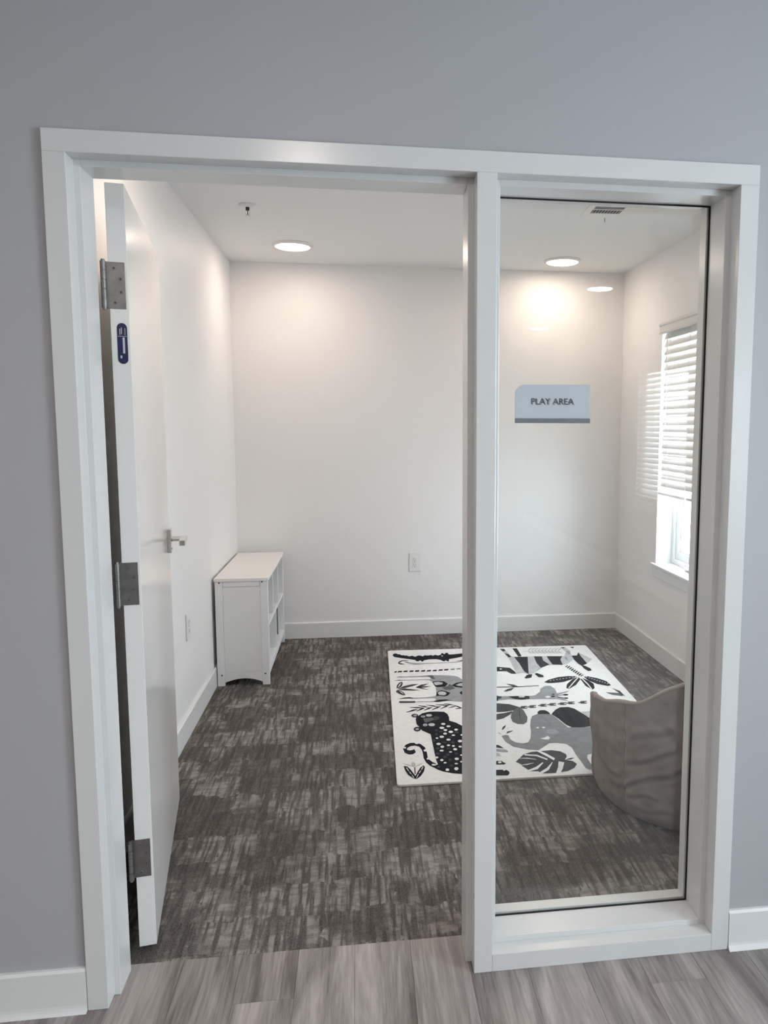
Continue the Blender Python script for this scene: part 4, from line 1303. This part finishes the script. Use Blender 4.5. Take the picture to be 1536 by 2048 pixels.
# ------------------------------------------------------------------ beanbag
BX, BY = 1.972, 0.895
bag = thing('beanbag_chair', 'taupe suede beanbag floor chair on the carpet behind the glass', 'beanbag', (BX, BY, 0))
RIM = [(-180, 0.400), (-174, 0.408), (-167, 0.416), (-158, 0.431), (-149.5, 0.446), (-143.5, 0.458), (-135, 0.495), (-128, 0.528), (-122, 0.551), (-117, 0.572), (-105, 0.598), (-90, 0.60), (-70, 0.57), (-50, 0.48), (-30, 0.36), (-5, 0.22), (30, 0.15), (70, 0.14), (100, 0.16), (125, 0.24), (143, 0.300), (155, 0.347), (165, 0.376), (173, 0.391), (180, 0.398)]


def rim_h(a):
    a = (a + 180) % 360 - 180
    for (a0, h0), (a1, h1) in zip(RIM, RIM[1:]):
        if a0 <= a <= a1:
            t = (a - a0) / (a1 - a0)
            return h0 + (h1 - h0) * t
    return 0.41


def rim_s(a):
    return sum(rim_h(a + k * 2.5) * w for k, w in ((-2, .1), (-1, .2), (0, .4), (1, .2), (2, .1)))


SEAMS = [-153, -121, -89, -57, -25, 10, 50, 95, 140, 172]
FOLDS = [(-153, 0.123, -121, 0.240, 0.012, 0.011), (-153, 0.204, -121, 0.313, 0.008, 0.011), (-149, 0.100, -132, 0.120, 0.006, 0.008), (-180, 0.165, -155, 0.150, 0.007, 0.010),
         (-178, 0.255, -153, 0.235, 0.005, 0.012), (-121, 0.245, -100, 0.225, 0.010, 0.012), (-121, 0.265, -98, 0.285, 0.006, 0.010), (-150, 0.300, -125, 0.385, 0.005, 0.014), (-176, 0.335, -150, 0.315, 0.004, 0.014), (-119, 0.09, -95, 0.12, 0.006, 0.012), (-145, 0.05, -124, 0.075, 0.005, 0.010)]


def bag_disp(a, z):
    d = 0.0
    for s in SEAMS:
        da = abs((a - s + 180) % 360 - 180)
        d -= 0.007 * math.exp(-(da / 1.3) ** 2)
        d += 0.004 * math.exp(-((da - 7) / 7.0) ** 2)
    for a0, z0, a1, z1, dep, w in FOLDS:
        dep *= 0.45 if a1 <= -150 else 0.85
        t = (a - a0) / (a1 - a0)
        if -0.15 < t < 1.15:
            e = min(1, max(0, (t + 0.15) / 0.25)) * min(1, max(0, (1.15 - t) / 0.25))
            zz = z0 + (z1 - z0) * t + 0.006 * math.sin(t * 7 + z0 * 40)
            u = (z - zz) / w
            d -= e * dep * math.exp(-u * u)
            d += e * dep * 0.75 * math.exp(-((u - 1.9) / 1.2) ** 2)
    p = Vector((math.cos(math.radians(a)) * 3.2, math.sin(math.radians(a)) * 3.2, z * 9))
    d += 0.007 * noise.noise(p) + 0.004 * noise.noise(p * 2.7)
    return d


def on_rug(x, y):
    return y > 1.06 and x < 2.16


NA, NZ = 360, 64
bm = B()
WALL = [(0.0, 0.340), (0.03, 0.362), (0.08, 0.376), (0.16, 0.387), (0.30, 0.393), (0.55, 0.398), (0.80, 0.402), (0.93, 0.404), (1.0, 0.402)]


def wall_r(t):
    for (t0, r0), (t1, r1) in zip(WALL, WALL[1:]):
        if t <= t1:
            q = (t - t0) / (t1 - t0)
            return r0 + (r1 - r0) * q
    return WALL[-1][1]


grid = []
for j in range(NZ + 1):
    t = (j / NZ)
    tt = t ** 1.25
    row = []
    for i in range(NA):
        a = -180 + 360.0 * i / NA
        h = rim_s(a)
        z = tt * h
        r = wall_r(tt) + bag_disp(a, z) * min(1, tt * 8 + 0.1)
        x, y = r * math.cos(math.radians(a)), r * math.sin(math.radians(a))
        zz = z + 0.0015
        if on_rug(BX + x, BY + y):
            if j == 0:
                x, y = x * (1.06 - BY) / y, 1.06 - BY
            elif j == 1:
                x, y, zz = x * (1.066 - BY) / y, 1.066 - BY, 0.0125
            else:
                zz = max(zz, 0.0125)
        row.append(bm.verts.new((x, y, zz)))
    grid.append(row)
# rolled lip, inner slope down to the seat
for (rr, dz, seat) in ((0.396, 0.006, 0.0), (0.386, 0.002, 0.0), (0.374, -0.020, 0.0), (0.355, -0.060, 0.05), (0.31, -0.13, 0.3), (0.22, -0.2, 0.75), (0.11, -0.2, 1.0), (0.02, -0.2, 1.0)):
    row = []
    for i in range(NA):
        a = -180 + 360.0 * i / NA
        h = rim_s(a)
        z = (1 - seat) * max(0.09, h + dz) + seat * (0.125 + 0.01 * math.cos(math.radians(a)))
        r = rr + (bag_disp(a, h) if rr > 0.36 else 0) * 0.6
        row.append(bm.verts.new((r * math.cos(math.radians(a)), r * math.sin(math.radians(a)), z)))
    grid.append(row)
for Ra, Rb in zip(grid, grid[1:]):
    for i in range(NA):
        f = bm.faces.new((Ra[i], Ra[(i + 1) % NA], Rb[(i + 1) % NA], Rb[i]))
        f.smooth = True
prev = grid[0]
for rr in (0.27, 0.18, 0.09, 0.02):
    row = []
    for i in range(NA):
        q = math.radians(-180 + 360.0 * i / NA)
        x, y = rr * math.cos(q), rr * math.sin(q)
        row.append(bm.verts.new((x, min(y, 1.059 - BY - (0.27 - rr) * 0.1), 0.0015)))
    for i in range(NA):
        bm.faces.new((row[i], row[(i + 1) % NA], prev[(i + 1) % NA], prev[i]))
    prev = row
bm.faces.new(prev[::-1])
bm.faces.new(grid[-1])
obj('bag_body', bm, M['bag'], bag)
# piping band round the rim, window light painted as paler taupe, and thin stitched seams down the sides
bm = B()
pts, rad = [], []
for i in range(0, 181):
    a = -180 + 360.0 * i / 180
    h = rim_s(a)
    r = 0.398 + bag_disp(a, h) * 0.6
    pts.append((r * math.cos(math.radians(a)), r * math.sin(math.radians(a)), h + 0.006 + 0.003 * math.sin(a * 0.23)))
    rad.append(0.0085 + 0.003 * noise.noise(Vector((a * 0.05, 1.7, 0))))
tube(bm, pts, rad, 10)
obj('piping', bm, M['bag_lip_lit'], bag)
for s in SEAMS[:3]:
    bm = B()
    pts = []
    h = rim_s(s)
    for k in range(30):
        t = 0.06 + 0.93 * k / 29
        r = wall_r(t) + bag_disp(s, t * h) - 0.0006
        pts.append((r * math.cos(math.radians(s)), r * math.sin(math.radians(s)), t * h + 0.0015))
    tube(bm, pts, 0.0015, 6)
    obj('seam', bm, M['bag_seam'], bag)

# ------------------------------------------------------------------ sign on the glass
sg = thing('wall_sign', 'frosted pale blue sign reading PLAY AREA on the sidelite glass', 'sign', (1.1875, 0.1382, 1.444))
sx = 0.1015
bm = B()
prism(bm, [(-sx, 0.0125), (sx, 0.0125), (sx, 0.1005), (-0.079, 0.1005), (-0.088, 0.0975), (-0.098, 0.088), (-sx, 0.080)], -0.0035, 0.0, 'y')
obj('sign_panel', bm, M['sign_plate'], sg, 0.0006, 1)
boxes('sign_bar', [(-sx, sx, -0.0060, 0.0, 0.0, 0.0122)], M['sign_bar'], sg, 0.0005)


def lettering(name, body, size, x, y, z, width, m, parent):
    c = bpy.data.curves.new(name, 'FONT')
    c.body = body
    c.size = size
    c.extrude = 0.0002
    c.offset = -size * 0.008
    c.space_character = 1.0
    t = bpy.data.objects.new(name, c)
    COL.objects.link(t)
    bpy.context.view_layer.update()
    me = bpy.data.meshes.new_from_object(t.evaluated_get(bpy.context.evaluated_depsgraph_get()))
    bpy.data.objects.remove(t)
    xs = [v.co.x for v in me.vertices]
    k = width / (max(xs) - min(xs))
    x0 = min(xs)
    for v in me.vertices:
        v.co = Vector((x + (v.co.x - x0) * k, y + v.co.z, z + v.co.y))
    me.materials.clear()
    me.materials.append(m)
    o = bpy.data.objects.new(name, me)
    COL.objects.link(o)
    o.parent = parent
    return o


lettering('lettering', 'PLAY AREA', 0.0235, -0.0585, -0.0042, 0.0490, 0.114, M['sign_text'], sg)
lettering('lettering_shadow', 'PLAY AREA', 0.0235, -0.0555, -0.0037, 0.0475, 0.114, M['sign_text_ghost'], sg)  # paler offset copy: the lettering's ghost shadow in the glass, drawn in grey
